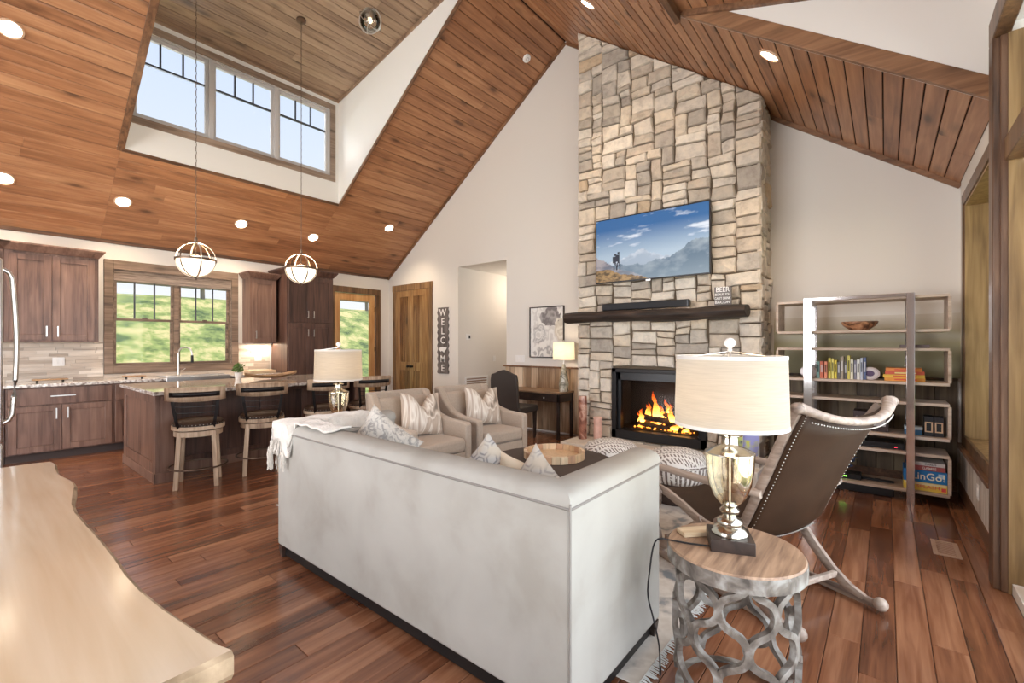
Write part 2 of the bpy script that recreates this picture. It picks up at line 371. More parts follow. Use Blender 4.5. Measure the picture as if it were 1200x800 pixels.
# hallway behind the opening in the far wall
b = MB(); b.box(GX+.16, 8.6, 6.24, 6.34, 0, 2.86); b.box(GX+.16, 8.6, 4.95, 5.05, 0, 2.86); b.box(8.6, 8.7, 4.95, 6.34, 0, 2.86); struct(b.build('wall_hall', 'wall'))
b = MB(); b.box(GX+.16, 8.7, 4.95, 6.34, 2.86, 2.92); struct(b.build('ceiling_hall', 'wall_white'))
lamp('hall_light', 'POINT', (7.4, 5.6, 2.5), 14, (1, .86, .72), .08)
# ceiling backing sheets: slopes with their dormer openings
def slope_sheet(name, rects, zf, m, th=.08):
    b = MB()
    for x0, x1, y0, y1 in rects:
        b.hexa([(x0,y0,zf(y0)),(x1,y0,zf(y0)),(x1,y1,zf(y1)),(x0,y1,zf(y1))], [(x0,y0,zf(y0)+th),(x1,y0,zf(y0)+th),(x1,y1,zf(y1)+th),(x0,y1,zf(y1)+th)])
    return struct(b.build(name, m))
GX2 = GX+.16
UL = 3.9                                            # top edge of the left dormer opening
ceilL = slope_sheet('ceiling', [(LX1, GX2, RIDY, KY+.1), (BX-.16, LX0, RIDY, KY+.1), (LX0, LX1, LY, KY+.1)], zL, 'ceil_gap')
ceilR = slope_sheet('ceiling', [(DX1, GX2, RY-.1, RIDY), (BX-.16, DX1, DY, RIDY)], zR, 'ceil_gap')
dormL = slope_sheet('ceiling', [(LX0-.05, LX1+.05, RIDY, LY+.1)], zLD, 'ceil_gap')
dormR = slope_sheet('ceiling', [(BX-.16, DX1+.05, RY-.1, DY)], zRD, 'ceil_gap')
def cheek(name, x0, x1, y0, y1, zlo, zhi):
    b = MB(); b.hexa([(x0,y0,zlo(y0)),(x1,y0,zlo(y0)),(x1,y1,zlo(y1)),(x0,y1,zlo(y1))], [(x0,y0,zhi(y0)+1e-3),(x1,y0,zhi(y0)+1e-3),(x1,y1,zhi(y1)+1e-3),(x0,y1,zhi(y1)+1e-3)])
    return struct(b.build(name, 'wall_white'))
cheek('wall_dormer', LX1-.012, LX1+.05, RIDY, LY, lambda y: zL(y)-.016, zLD)
cheek('wall_dormer', LX0-.006, LX0+.012, RIDY, LY, lambda y: zL(y)-.016, zLD)
cheek('wall_dormer', DX1-.012, DX1+.05, RY, DY, lambda y: zR(y)-.016, zRD)
DWX0, DWX1, DWZ0, DWZ1 = 1.34, 3.93, 4.20, 5.30
wall_xz('wall_dormer', LY-.01, LY+.1, LX0-.05, LX1+.05, zL(LY)-.012, LZ+.02, [(DWX0, DWX1, DWZ0, DWZ1)], 'wall_white')

# ceiling boards
def boards(parent, rects, zf, m, w=.14, gap=.004, th=.014, lmin=1.4, lmax=3.4, limit=300, seed=1):
    """boards parallel to X laid on a slope's underside; each visible board is an object"""
    rng = random.Random(seed); rest = MB(); cnt = 0
    cells = []
    for x0, x1, y0, y1 in rects:
        sl = math.hypot(1, (zf(y1)-zf(y0))/(y1-y0)); k = max(1, round((y1-y0)*sl/w)); dy = (y1-y0)/k
        for i in range(k):
            x = x0; ln = rng.uniform(.4, lmax)
            while x < x1-.01:
                e = min(x1, x+ln)
                if x1-e < .5: e = x1
                cells.append((x, e, y0+i*dy, y0+(i+1)*dy)); x = e; ln = rng.uniform(lmin, lmax)
    for (x, e, a, c) in cells:
        vis = e > .15 and cnt < limit
        b = MB() if vis else rest
        b.tone = rng.random(); cx, cy = (x+e)/2, (a+c)/2; cz = zf(cy)
        g = .004; ch = .006
        p0 = [(x, a+g), (e, a+g), (e, c-g), (x, c-g)]; p1 = [(x+.001, a+g+ch), (e-.001, a+g+ch), (e-.001, c-g-ch), (x+.001, c-g-ch)]
        lo = [(X, Y, zf(Y)-th) for X, Y in p1]; mid = [(X, Y, zf(Y)-th+ch) for X, Y in p0]; hi = [(X, Y, zf(Y)-.001) for X, Y in p0]
        vs = lo+mid+hi
        if vis: vs = [(p[0]-cx, p[1]-cy, p[2]-cz) for p in vs]
        b.add(vs, [(0,3,2,1)] + [(i, (i+1)%4, 4+(i+1)%4, 4+i) for i in range(4)] + [(4+i, 4+(i+1)%4, 8+(i+1)%4, 8+i) for i in range(4)])
        if vis:
            o = b.build('board', m, parent); o.location = (cx, cy, cz); cnt += 1
    if rest.f: rest.build('board', m, parent, kind='stuff')
boards(ceilL, [(LX1+.01, GX, RIDY+.01, KY), (BX, LX0-.01, RIDY+.01, KY), (LX0-.01, LX1+.01, LY+.02, KY)], zL, 'ceil', seed=3)
boards(ceilR, [(DX1+.01, GX, RY, RIDY-.01), (BX, DX1+.01, DY+.02, RIDY-.01)], zR, 'ceil', seed=4)
boards(dormL, [(LX0, LX1, RIDY+.02, LY)], zLD, 'dorm', seed=5)
boards(dormR, [(BX, DX1, RY, DY)], zRD, 'ceil', seed=6)
# ceiling trims: strips along rakes and opening edges
def bar(name, pts, w, h, m, k=1):
    return struct(MB().tube(pts, w*.7071, 4, flat=h/w, ph=.5).build(name, m, bevel=.003))
for a, c, zf in ((RIDY, KY, zL), (RIDY-.02, RY, zR)):
    bar('trim_rake', [(GX-.015, a, zf(a)-.035), (GX-.015, c, zf(c)-.035)], .03, .05, 'trimy')
bar('trim_kitchen', [(BX, KY-.012, zL(KY)-.022), (GX, KY-.012, zL(KY)-.022)], .024, .05, 'trim')
bar('trim_dormer', [(LX1+.012, RIDY, zL(RIDY)-.03), (LX1+.012, LY+.01, zL(LY)-.03)], .03, .06, 'trimy')
bar('trim_dormer', [(LX0-.012, RIDY, zL(RIDY)-.02), (LX0-.012, LY+.03, zL(LY)-.035)], .07, .03, 'trimy')
bar('trim_dormer', [(LX0, LY+.012, zL(LY)-.03), (LX1, LY+.012, zL(LY)-.03)], .03, .04, 'trim')
bar('trim_dormer', [(LX1-.015, RIDY+.06, zLD(RIDY)-.05), (LX1-.015, LY, zLD(LY)-.035)], .03, .05, 'dorm')
bar('trim_dormer', [(LX0, LY-.015, zLD(LY)-.035), (LX1, LY-.015, zLD(LY)-.035)], .03, .04, 'dorm')
# heavy edge board of the right dormer opening
b = MB(); b.hexa([(DX1-.02, RY, zR(RY)-.03), (DX1+.02, RY, zR(RY)-.03), (DX1+.02, DY, zR(DY)-.03), (DX1-.02, DY, zR(DY)-.03)],
                 [(DX1-.02, RY, zR(RY)+.11), (DX1+.02, RY, zR(RY)+.11), (DX1+.02, DY, zR(DY)+.11), (DX1-.02, DY, zR(DY)+.11)]); struct(b.build('trim_dormer', 'trimy', bevel=.004))
b = MB(); b.box(BX, DX1, DY-.02, DY+.03, zR(DY)-.10, zR(DY)+.04); struct(b.build('trim_dormer', 'trim', bevel=.004))
bar('trim_dormer', [(DX1-.03, RY, zRD(RY)-.03), (DX1-.03, DY-.05, zRD(DY)-.05)], .04, .05, 'trim')

# floor: boards parallel to X
FL = struct(MB().box(BX-.2, 8.7, RY-.2, KY+.2, -.08, -.012).build('floor', 'floor_gap'))
def floor_boards():
    rng = random.Random(11); w = .127; cells = []; y = RY
    i = 0
    while y < KY-.01:
        c = min(KY, y+w); x = BX; ln = rng.uniform(.5, 1.6)
        while x < 6.01:
            e = min(GX+.0 if not (5.05 < y < 6.2) else 8.6, x+ln)
            lim = 8.6 if 5.05 < y < 6.2 else GX
            if lim-e < .4: e = lim
            cells.append((x, e, y, c)); x = e; ln = rng.uniform(.7, 1.9)
            if x >= lim: break
        y = c; i += 1
    def vis(q):
        x, e, a, c = q; mx, my = (x+e)/2, (a+c)/2
        fw = e*fx+my*fy; lat = mx*fy-my*fx
        if e < .3 or fw < .8: return -1
        if abs(e*fy-my*fx) > fw*1.16 and abs(x*fy-my*fx) > max(.1, (x*fx+my*fy))*1.16: return -1
        if my > 7.75: return -1
        if 1.45 < x and e < 2.2 and .9 < my < 3.2: return -1
        return 1/(max(fw, .5)**2)
    order = sorted(cells, key=vis, reverse=True); rest = MB()
    for i, q in enumerate(order):
        v = i < 298 and vis(q) > 0
        x, e, a, c = q; b = MB() if v else rest; b.tone = rng.random()
        g = .0012; ch = .0022; jz = rng.uniform(0, .0006)
        cx, cy = ((x+e)/2, (a+c)/2) if v else (0, 0)
        p1 = [(x+g+ch-cx, a+g+ch-cy, jz), (e-g-ch-cx, a+g+ch-cy, jz), (e-g-ch-cx, c-g-ch-cy, jz), (x+g+ch-cx, c-g-ch-cy, jz)]
        p0 = [(x+g-cx, a+g-cy, jz-ch), (e-g-cx, a+g-cy, jz-ch), (e-g-cx, c-g-cy, jz-ch), (x+g-cx, c-g-cy, jz-ch)]
        pb = [(p[0], p[1], -.014) for p in p0]
        b.add(pb+p0+p1, [(8,9,10,11)] + [(i, (i+1)%4, 4+(i+1)%4, 4+i) for i in range(4)] + [(4+i, 4+(i+1)%4, 8+(i+1)%4, 8+i) for i in range(4)])
        if v: o = b.build('floorboard', 'floor', FL); o.location = (cx, cy, 0)
    rest.build('floorboard', 'floor', FL, kind='stuff')
floor_boards()

# ------------------------------------------------------------------ baseboards, wainscots
def base(name, x0, x1, y0, y1, h=.13, m='trim'): return struct(MB().box(x0, x1, y0, y1, 0, h).build(name, m, bevel=.004))
base('baseboard_right', 3.76, 5.98, RY, RY+.016)
base('baseboard_far', GX-.016, GX, 6.24, 6.94); base('baseboard_far', GX-.016, GX, RY+.02, 1.0)
# white upright boards under the far right window
wr_ = struct(MB().box(3.85, 5.98, RY-.001, RY+.004, .13, .5).build('trim_panelling', 'wall_white'))
y = 3.86; k = 0
M['whiteboard'] = wood('whitewashed_board', (.36, .30, .25), (.62, .56, .50), (.80, .76, .72), 2, 1, .6, world=True)
while y < 5.95:
    e = min(5.98, y+.135); MB().box(y+.003, e-.003, RY+.004, RY+.014, .131, .47).build('board', 'whiteboard', wr_, bevel=.002); y = e
# dark plank wainscot behind the bookcase and desk
M['barn'] = wood('barn_board', (.045, .028, .016), (.12, .08, .045), (.22, .16, .09), 2, 1, .55, world=True, knots=.5, tonev=1)
M['reclaimed'] = wood('reclaimed_board', (.30, .19, .11), (.58, .42, .28), (.76, .60, .43), 2, 1, .6, world=True, knots=.6, tone=True, tonev=1.5)
wn = struct(MB().box(GX-.01, GX-.002, RY+.02, 1.0, .13, 1.05).build('trim_panelling', 'floor_gap'))
y = RY+.02; rng = random.Random(5)
while y < .98:
    e = min(1.0, y+rng.choice([.12, .14, .16])); MB().box(GX-.024, GX-.01, y+.002, e-.002, .131, 1.05).build('board', 'barn', wn, bevel=.002); y = e
bar('trim_cap', [(GX-.02, RY+.02, 1.062), (GX-.02, 1.0, 1.062)], .04, .022, 'barn')
wn = struct(MB().box(GX-.01, GX-.002, 3.28, 5.05, .1, 1.02).build('trim_panelling', 'floor_gap'))
y = 3.28
while y < 5.04:
    e = min(5.05, y+rng.choice([.09, .12, .14])); b = MB(); b.tone = rng.random(); b.box(GX-.024, GX-.01, y+.002, e-.002, .03, 1.02).build('board', 'reclaimed', wn, bevel=.002); y = e
bar('trim_cap', [(GX-.03, 3.28, 1.035), (GX-.03, 5.08, 1.035)], .06, .026, 'trim')

# ------------------------------------------------------------------ windows and doors
def frame_xz(b, x0, x1, z0, z1, y0, y1, w, wt=None, wb=None):
    wt = w if wt is None else wt; wb = w if wb is None else wb
    b.box(x0, x0+w, y0, y1, z0, z1); b.box(x1-w, x1, y0, y1, z0, z1); b.box(x0+w, x1-w, y0, y1, z1-wt, z1); b.box(x0+w, x1-w, y0, y1, z0, z0+wb); return b
# kitchen window
kw = struct(frame_xz(MB(), 1.29, 2.99, .98, 2.59, KY-.03, KY, .10, .13, .11).build('window_1', 'casing', bevel=.004))
b = frame_xz(MB(), 1.39, 2.89, 1.08, 2.46, KY, KY+.14, .015); b.box(2.11, 2.17, KY+.02, KY+.12, 1.08, 2.46); b.build('jamb', 'casing', kw)
for x0, x1 in ((1.405, 2.11), (2.17, 2.875)):
    s = frame_xz(MB(), x0, x1, 1.74, 2.445, KY+.05, KY+.08, .035).build('sash', 'casing', kw, bevel=.002)
    for i in (1, 2): xx = x0+(x1-x0)*i/3; MB().box(xx-.009, xx+.009, KY+.055, KY+.075, 1.775, 2.41).build('muntin', 'muntin', s)
    MB().box(x0+.03, x1-.03, KY+.064, KY+.067, 1.77, 2.42).build('pane', 'glass', s)
    s = frame_xz(MB(), x0, x1, 1.095, 1.775, KY+.085, KY+.115, .035).build('sash', 'casing', kw, bevel=.002)
    MB().box(x0+.03, x1-.03, KY+.099, KY+.102, 1.12, 1.75).build('pane', 'glass', s)
    MB().box((x0+x1)/2-.03, (x0+x1)/2+.03, KY+.03, KY+.06, 1.775, 1.79).build('sash_lock', 'dkmetal', s)
# folded shade at the window head
M['bamboo'] = wood('woven_shade', (.12, .09, .07), (.27, .21, .17), (.38, .31, .26), 0, 3, .8)
sh = thing('roman_shade', 'raised woven grey-brown shade folded at the head of the kitchen window', 'window shade', (2.14, KY+.0, 2.30))
for i in range(4): MB().box(-.745, .745, -.004-.006*(i % 2), .03-.006*(i % 2), .0+i*.036, .04+i*.036).build('fold', 'bamboo', sh, bevel=.006)
# dormer window of three sashes
dw = struct(frame_xz(MB(), DWX0-.08, DWX1+.08, DWZ0-.09, DWZ1+.09, LY-.025, LY, .09).build('window_2', 'casing', bevel=.004))
frame_xz(MB(), DWX0, DWX1, DWZ0, DWZ1, LY, LY+.1, .02).build('jamb', 'vinyl', dw)
ww = (DWX1-DWX0)/3
for i in range(3):
    x0, x1 = DWX0+i*ww, DWX0+(i+1)*ww
    s = frame_xz(MB(), x0+.02, x1-.02, DWZ0+.02, DWZ1-.02, LY+.03, LY+.08, .045).build('sash', 'vinyl', dw, bevel=.003)
    MB().box(x0+.06, x1-.06, LY+.058, LY+.062, DWZ0+.06, DWZ1-.06).build('pane', 'glass', s)
    b = MB(); zz = DWZ0+(DWZ1-DWZ0)*.66; b.box(x0+.06, x1-.06, LY+.045, LY+.075, zz-.012, zz+.012)
    for k in (1, 2): xx = x0+.065+(ww-.13)*k/3; b.box(xx-.009, xx+.009, LY+.045, LY+.075, zz, DWZ1-.06)
    b.build('muntin', 'muntin', s)
for i in (1, 2): MB().box(DWX0+i*ww-.03, DWX0+i*ww+.03, LY-.006, LY+.04, DWZ0, DWZ1).build('mullion', 'vinyl', dw, bevel=.004)
# far right window (deep cased) and tall glazing nearer the camera
w3 = struct(frame_xz(MB(), 4.2, 5.70, .50, 2.72, RY, RY+.022, .10).build('window_3', 'trimv', bevel=.004))
frame_xz(MB(), 4.3, 5.60, .56, 2.62, RY-.34, RY+.01, .018).build('jamb', 'jamb', w3)
MB().box(4.15, 5.74, RY, RY+.05, .475, .51).build('window_sill', 'trim', w3, bevel=.005)
s = frame_xz(MB(), 4.318, 5.582, .578, 2.602, RY-.33, RY-.29, .05).build('sash', 'vinylw', w3, bevel=.003)
MB().box(4.36, 5.54, RY-.312, RY-.308, .62, 2.56).build('pane', 'glass', s)
w4 = struct(MB().box(3.75, 3.87, RY+.0, RY+.075, 0, 3.14).build('window_4', 'postv', bevel=.006))
MB().box(3.735, 3.752, RY-.055, RY+.045, 0, 3.14).build('casing', 'postv', w4, bevel=.004)
MB().box(-1.75, 3.87, RY, RY+.075, 3.14, 3.28).build('casing', 'trimv', w4, bevel=.006)
MB().box(-1.75, -1.6, RY, RY+.075, 0, 3.14).build('casing', 'trimv', w4, bevel=.006)
MB().box(3.725, 3.76, RY-.13, RY+.015, 0, 3.138).build('jamb', 'jamb', w4)
MB().box(-1.6, 3.725, RY-.05, RY+.03, 2.42, 2.55).build('transom', 'trimv', w4, bevel=.006)
for i in range(4):
    x0, x1 = -1.6+i*1.325, -1.6+(i+1)*1.325
    for z0, z1 in ((.06, 2.42), (2.55, 3.14)):
        s = frame_xz(MB(), x0+.004, x1-.004, z0, z1, RY-.11, RY-.055, .07).build('sash', 'vinylw', w4, bevel=.004)
        MB().box(x0+.06, x1-.06, RY-.092, RY-.088, z0+.06, z1-.06).build('pane', 'glass', s)
# unseen back window behind the camera, added to let in frontal light
w5 = MB()
for yy in (1.2, 2.95, 4.75, 6.54): w5.box(BX-.1, BX-.04, yy, yy+.06, .3, 3.3)
for zz in (.3, 2.3, 3.24): w5.box(BX-.1, BX-.04, 1.2, 6.6, zz, zz+.06)
w5 = struct(w5.build('window_back_added', 'vinylw')); MB().box(BX-.072, BX-.068, 1.2, 6.6, .3, 3.3).build('pane', 'glass', w5)
# kitchen glazed door
d1 = MB(); d1.box(4.60, 4.72, KY-.025, KY, 0, 2.45); d1.box(5.66, 5.78, KY-.025, KY, 0, 2.45); d1.box(4.60, 5.78, KY-.025, KY, 2.45, 2.57)
d1 = struct(d1.build('door_1', 'trimv', bevel=.004))
M['orange'] = wood('orange_pine', (.30, .13, .035), (.55, .28, .10), (.70, .42, .18), 2, 1, .35, .2, world=True)
dl = frame_xz(MB(), 4.725, 5.655, .01, 2.44, KY+.01, KY+.05, .13, .14, .25).build('leaf', 'orange', d1, bevel=.004)
MB().box(4.85, 5.53, KY+.028, KY+.032, .25, 2.31).build('pane', 'glass', d1)
MB().cyl((4.79, KY-.04, 1.0), (4.79, KY+.01, 1.0), .03).build('door_knob', 'nickel', d1, smooth=40)
for z in (.4, 1.25, 2.1): MB().box(5.645, 5.67, KY-.008, KY+.01, z, z+.09).build('hinge', 'blackm', d1)
# plank door in the far wall
d2 = MB(); x0, x1 = GX-.028, GX; ya, yb = 7.08, 8.14
d2.box(x0, x1, ya-.11, ya, 0, 2.53); d2.box(x0, x1, yb, yb+.11, 0, 2.53); d2.box(x0-.004, x1, ya-.12, yb+.12, 2.53, 2.66)
d2 = struct(d2.build('door_2', 'trimv', bevel=.004))
M['doorw'] = wood('door_pine', (.09, .03, .010), (.24, .115, .04), (.42, .25, .11), 2, 1, .38, .15, world=True, knots=.6)
b = MB(); dx = GX-.020
b.box(dx, GX, ya, ya+.13, .01, 2.53); b.box(dx, GX, yb-.13, yb, .01, 2.53); ym = (ya+yb)/2; b.box(dx, GX, ym-.06, ym+.06, .01, 2.53)
for z0, z1 in ((.01, .2), (.86, 1.03), (2.40, 2.53)): b.box(dx, GX, ya+.13, ym-.06, z0, z1); b.box(dx, GX, ym+.06, yb-.13, z0, z1)
b.build('leaf', 'doorw', d2, bevel=.004); MB().box(GX-.004, GX-.0005, ya+.1, yb-.1, .1, 2.5).build('groove', 'ceil_gap', d2)
for q0, q1 in ((ya+.13, ym-.06), (ym+.06, yb-.13)):
    for i in range(4):
        w = (q1-q0)/4; MB().box(dx+.009, GX-.001, q0+i*w+.005, q0+(i+1)*w-.005, 1.03, 2.40).build('plank', 'doorw', d2, bevel=.002)
        MB().box(dx+.009, GX-.001, q0+i*w+.005, q0+(i+1)*w-.005, .2, .86).build('plank', 'doorw', d2, bevel=.002)
b = MB(); b.box(dx-.006, dx, ym-.05, ym+.10, .93, .96)
for yy in (ym-.03, ym+.07): b.cyl((dx-.05, yy, .945), (dx, yy, .945), .022); b.ball((dx-.055, yy, .945), .026)
b.build('door_handle', 'blackm', d2, smooth=40)
# wall-plate style small fixtures
def plate(name, label, cat, loc, w, h, axis, n=1, m='white'):
    t = thing(name, label, cat, loc)
    if axis == 'x': MB().box(-.006, 0, -w/2, w/2, -h/2, h/2).build('cover_plate', m, t, bevel=.002)
    else: MB().box(-w/2, w/2, -.006 if axis == 'y' else 0, 0 if axis == 'y' else .006, -h/2, h/2).build('cover_plate', m, t, bevel=.002)
    for i in range(n):
        o = (i-(n-1)/2)*.046
        if axis == 'x': MB().box(-.010, -.004, o-.016, o+.016, -.033, .033).build('rocker_switch', m, t, bevel=.002)
        elif axis == 'y': MB().box(o-.016, o+.016, -.010, -.004, -.033, .033).build('rocker_switch', m, t, bevel=.002)
        else: MB().box(o-.016, o+.016, .004, .010, -.033, .033).build('rocker_switch', m, t, bevel=.002)
    return t
plate('light_switch', 'white three-gang light switch on wall left of the framed agate art', 'switch', (GX-.001, 4.75, 1.16), .19, .115, 'x', 3)
plate('light_switch', 'small white light switch on hallway wall below the thermostat', 'switch', (7.02, 6.239, 1.11), .075, .115, 'y', 1)
plate('wall_outlet', 'white outlet plate on the stone backsplash left of kitchen window', 'outlet', (.84, 8.407, 1.17), .115, .115, 'y', 2)
plate('wall_outlet', 'white outlet plate on backsplash under the lit wall cabinet', 'outlet', (3.30, 8.407, 1.17), .115, .115, 'y', 2)
plate('wall_outlet', 'white outlet on whitewashed boards under the right window', 'outlet', (4.8, RY+.0145, .30), .075, .115, '-y', 1)
plate('wall_outlet', 'pale outlet low on the wall beneath the desk', 'outlet', (GX-.026, 3.42, .36), .075, .115, 'x', 1)
t = thing('thermostat', 'square white thermostat with dark display on hallway wall', 'thermostat', (6.26, 6.24, 1.545))
MB().box(-.055, .055, -.022, 0, -.055, .055).build('body', 'white', t, bevel=.006); MB().box(-.005, .04, -.024, -.02, -.03, .03).build('display', 'blackp', t)
t = thing('return_grille', 'white louvred return air grille low on hallway wall', 'air grille', (6.5, 6.24, .45))
frame_xz(MB(), -.33, .33, -.33, .33, -.015, 0, .04).build('frame', 'white', t, bevel=.003)
for i in range(12): MB().box(-.29, .29, -.010, -.004, -.28+i*.048, -.262+i*.048).build('louvre', 'white', t)
MB().box(-.29, .29, -.003, -.001, -.29, .29).build('backing', plain('grille_shadow', (.35, .24, .18), .8), t)
t = thing('floor_register', 'light tan floor air register among the boards near bookcase', 'floor vent', (4.27, -.315, 0))
frame = MB(); frame.box(-.15, .15, -.07, -.045, 0, .006); frame.box(-.15, .15, .045, .07, 0, .006); frame.box(-.15, -.125, -.045, .045, 0, .006); frame.box(.125, .15, -.045, .045, 0, .006)
M['tan'] = plain('tan_vent', (.50, .36, .29), .5); frame.build('frame', 'tan', t, bevel=.002)
for i in range(9): MB().box(-.125+i*.0278+.004, -.125+i*.0278+.016, -.045, .045, 0, .004).build('louvre', 'tan', t)

# ------------------------------------------------------------------ chimney of stacked stone
CX, CY0, CY1 = 5.40, 1.03, 3.27
FB = (1.57, 2.74, .20, 1.09)
b = MB()
for a, c in ((CY0+.03, FB[0]), (FB[0], FB[1]), (FB[1], CY1-.03)):
    z0 = 0
    if a == FB[0]: b.box(CX+.03, GX, a, c, 0, FB[2]); z0 = FB[3]
    b.hexa([(CX+.03,a,z0),(GX,a,z0),(GX,c,z0),(CX+.03,c,z0)], [(CX+.03,a,zR(a)-.02),(GX,a,zR(a)-.02),(GX,c,zR(c)-.02),(CX+.03,c,zR(c)-.02)])
CH = b.build('chimney', 'stonegap'); struct(CH)
def pack(W_, H_, cell, blocked, rng):
    nx, nz = int(round(W_/cell)), int(round(H_/cell)); occ = [[blocked(i, j) for i in range(nx)] for j in range(nz)]; out = []
    for j in range(nz):
        i = 0
        while i < nx:
            if occ[j][i]: i += 1; continue
            free = 0
            while i+free < nx and not occ[j][i+free]: free += 1
            h = rng.choice([2, 3, 3, 4, 4, 5]); w = rng.choice([4, 5, 6, 7, 7, 8, 9, 10, 12])
            if rng.random() < .09: w, h = 4, rng.choice([6, 7])
            if h == 2: w = max(w, 6)
            if free-w < 4: w = free if free <= 11 else free//2
            hh = 1
            while hh < h and j+hh < nz and all(not occ[j+hh][i+k] for k in range(w)): hh += 1
            for b_ in range(hh):
                for k in range(w): occ[j+b_][i+k] = True
            out.append((i, j, w, hh)); i += w
    return out, nx, nz
def stone_piece(b, q, dn, depth, rng, org):
    """q: corners in the wall plane (3D), dn: outward normal"""
    q = [Vector(p)-org for p in q]; N = len(q); c = sum(q, Vector())/N; dn = Vector(dn)
    edge = []
    for i in range(N):
        a, d = q[i], q[(i+1) % N]; edge += [a + (c-a)*rng.uniform(0, .05), (a+d)/2 + (c-(a+d)/2)*rng.uniform(-.03, .07)]
    K = 2*N
    e1 = [p + (c-p)*.02 + dn*(depth-.016+rng.uniform(-.003, .003)) for p in edge]
    e2 = [p + (c-p)*rng.uniform(.06, .22) + dn*(depth+rng.uniform(-.008, .010)) for p in edge]
    ce = c + dn*(depth+rng.uniform(-.006, .016)); fs = []
    for i in range(K): j = (i+1) % K; fs += [(i, j, K+j, K+i), (K+i, K+j, 2*K+j, 2*K+i), (2*K+i, 2*K+j, 3*K)]
    b.add(edge+e1+e2+[ce], fs)
def clip_slope(q, yi=1):
    f = lambda p: zR(p[1])-.022-p[2]; out = []
    for i in range(len(q)):
        a, d = q[i], q[(i+1) % len(q)]; fa, fd = f(a), f(d)
        if fa >= 0: out.append(a)
        if (fa >= 0) != (fd >= 0): t = fa/(fa-fd); out.append(tuple(a[k]+(d[k]-a[k])*t for k in range(3)))
    return out
def area(q):
    c = Vector(); 
    for i in range(1, len(q)-1): c += (Vector(q[i])-Vector(q[0])).cross(Vector(q[i+1])-Vector(q[0]))
    return c.length/2
rng = random.Random(21); cell = .037; stones = []
pcs, nx, nz = pack(CY1-CY0, 5.75, cell, lambda i, j: (CY1-(i+.5)*cell > FB[0]-.0 and CY1-(i+.5)*cell < FB[1]+.0 and FB[2]-.02 < (j+.5)*cell < FB[3]+.02), rng)
jit = {}
def J(i, j):
    if (i, j) not in jit: jit[(i, j)] = (rng.uniform(-.015, .015), rng.uniform(-.013, .013))
    return jit[(i, j)]
for (i, j, w, h) in pcs:
    qs = []
    for (a, c, sa, sc_) in ((i, j, 1, 1), (i+w, j, -1, 1), (i+w, j+h, -1, -1), (i, j+h, 1, -1)):
        jx, jz = J(a, c); yy = CY1-a*cell - sa*.0035; zz = c*cell + sc_*.0035 + jz
        if 0 < a < nx: yy += jx
        yy = min(max(yy, CY0-.02), CY1+.01)
        if FB[0]-.04 < yy < FB[1]+.04 and FB[2]-.03 < zz < FB[3]+.03: yy = CY1-a*cell
        qs.append((CX+.03, yy, max(zz, .002)))
    qs = clip_slope(qs)
    if len(qs) < 3: continue
    a_ = area(qs)
    if a_ < .0016: continue
    stones.append((a_, qs, (-1, 0, 0), rng.uniform(.022, .05)))
side, _, _ = pack(GX-CX, 4.1, cell, lambda i, j: j*cell > zR(CY0)-.03, rng)
for (i, j, w, h) in side:
    g = .004; x0_, x1_ = CX+.005+i*cell+g, min(GX-.002, CX+.005+(i+w)*cell-g); z0_, z1_ = max(.002, j*cell+g), min(zR(CY0)-.02, (j+h)*cell-g)
    if z1_-z0_ < .03: continue
    k = rng.uniform(-.006, .006)
    stones.append(((x1_-x0_)*(z1_-z0_)*.5, [(x0_, CY0+.03, z0_+k), (x1_, CY0+.03, z0_-k), (x1_, CY0+.03, min(z1_+k, zR(CY0)-.02)), (x0_, CY0+.03, z1_-k)], (0, -1, 0), rng.uniform(.02, .05)))
sd, _, _ = pack(GX-CX, 5.6, .05, lambda i, j: False, rng)
stones.sort(key=lambda q: -q[0]); rest = MB(); print('stones', len(stones))
for k, (a_, qs, dn, dep) in enumerate(stones):
    one = k < 299
    b = MB() if one else rest; b.tone = rng.random()
    org = sum((Vector(p) for p in qs), Vector())/len(qs) if one else Vector()
    stone_piece(b, qs, dn, dep, rng, org)
    if one: o = b.build('stone', 'stone', CH); o.location = org
for (i, j, w, h) in sd:                             # the side towards the desk, hardly seen
    x0_, x1_ = CX+.005+i*.05+.004, min(GX-.003, CX+.005+(i+w)*.05-.004); z0_, z1_ = j*.05+.004, min((j+h)*.05-.004, zR(CY1)-.06)
    if z1_-z0_ < .03 or x1_-x0_ < .03: continue
    rest.tone = rng.random(); stone_piece(rest, [(x1_, CY1-.03, z0_), (x0_, CY1-.03, z0_), (x0_, CY1-.03, z1_), (x1_, CY1-.03, z1_)], (0, 1, 0), .03, rng, Vector())
if rest.f: rest.build('stone', 'stone', CH, kind='stuff')
# hearth
b = MB(); b.box(4.86, CX-.03, .95, 3.2, 0, .165); hb = struct(b.build('hearth', 'hearth', bevel=.008))
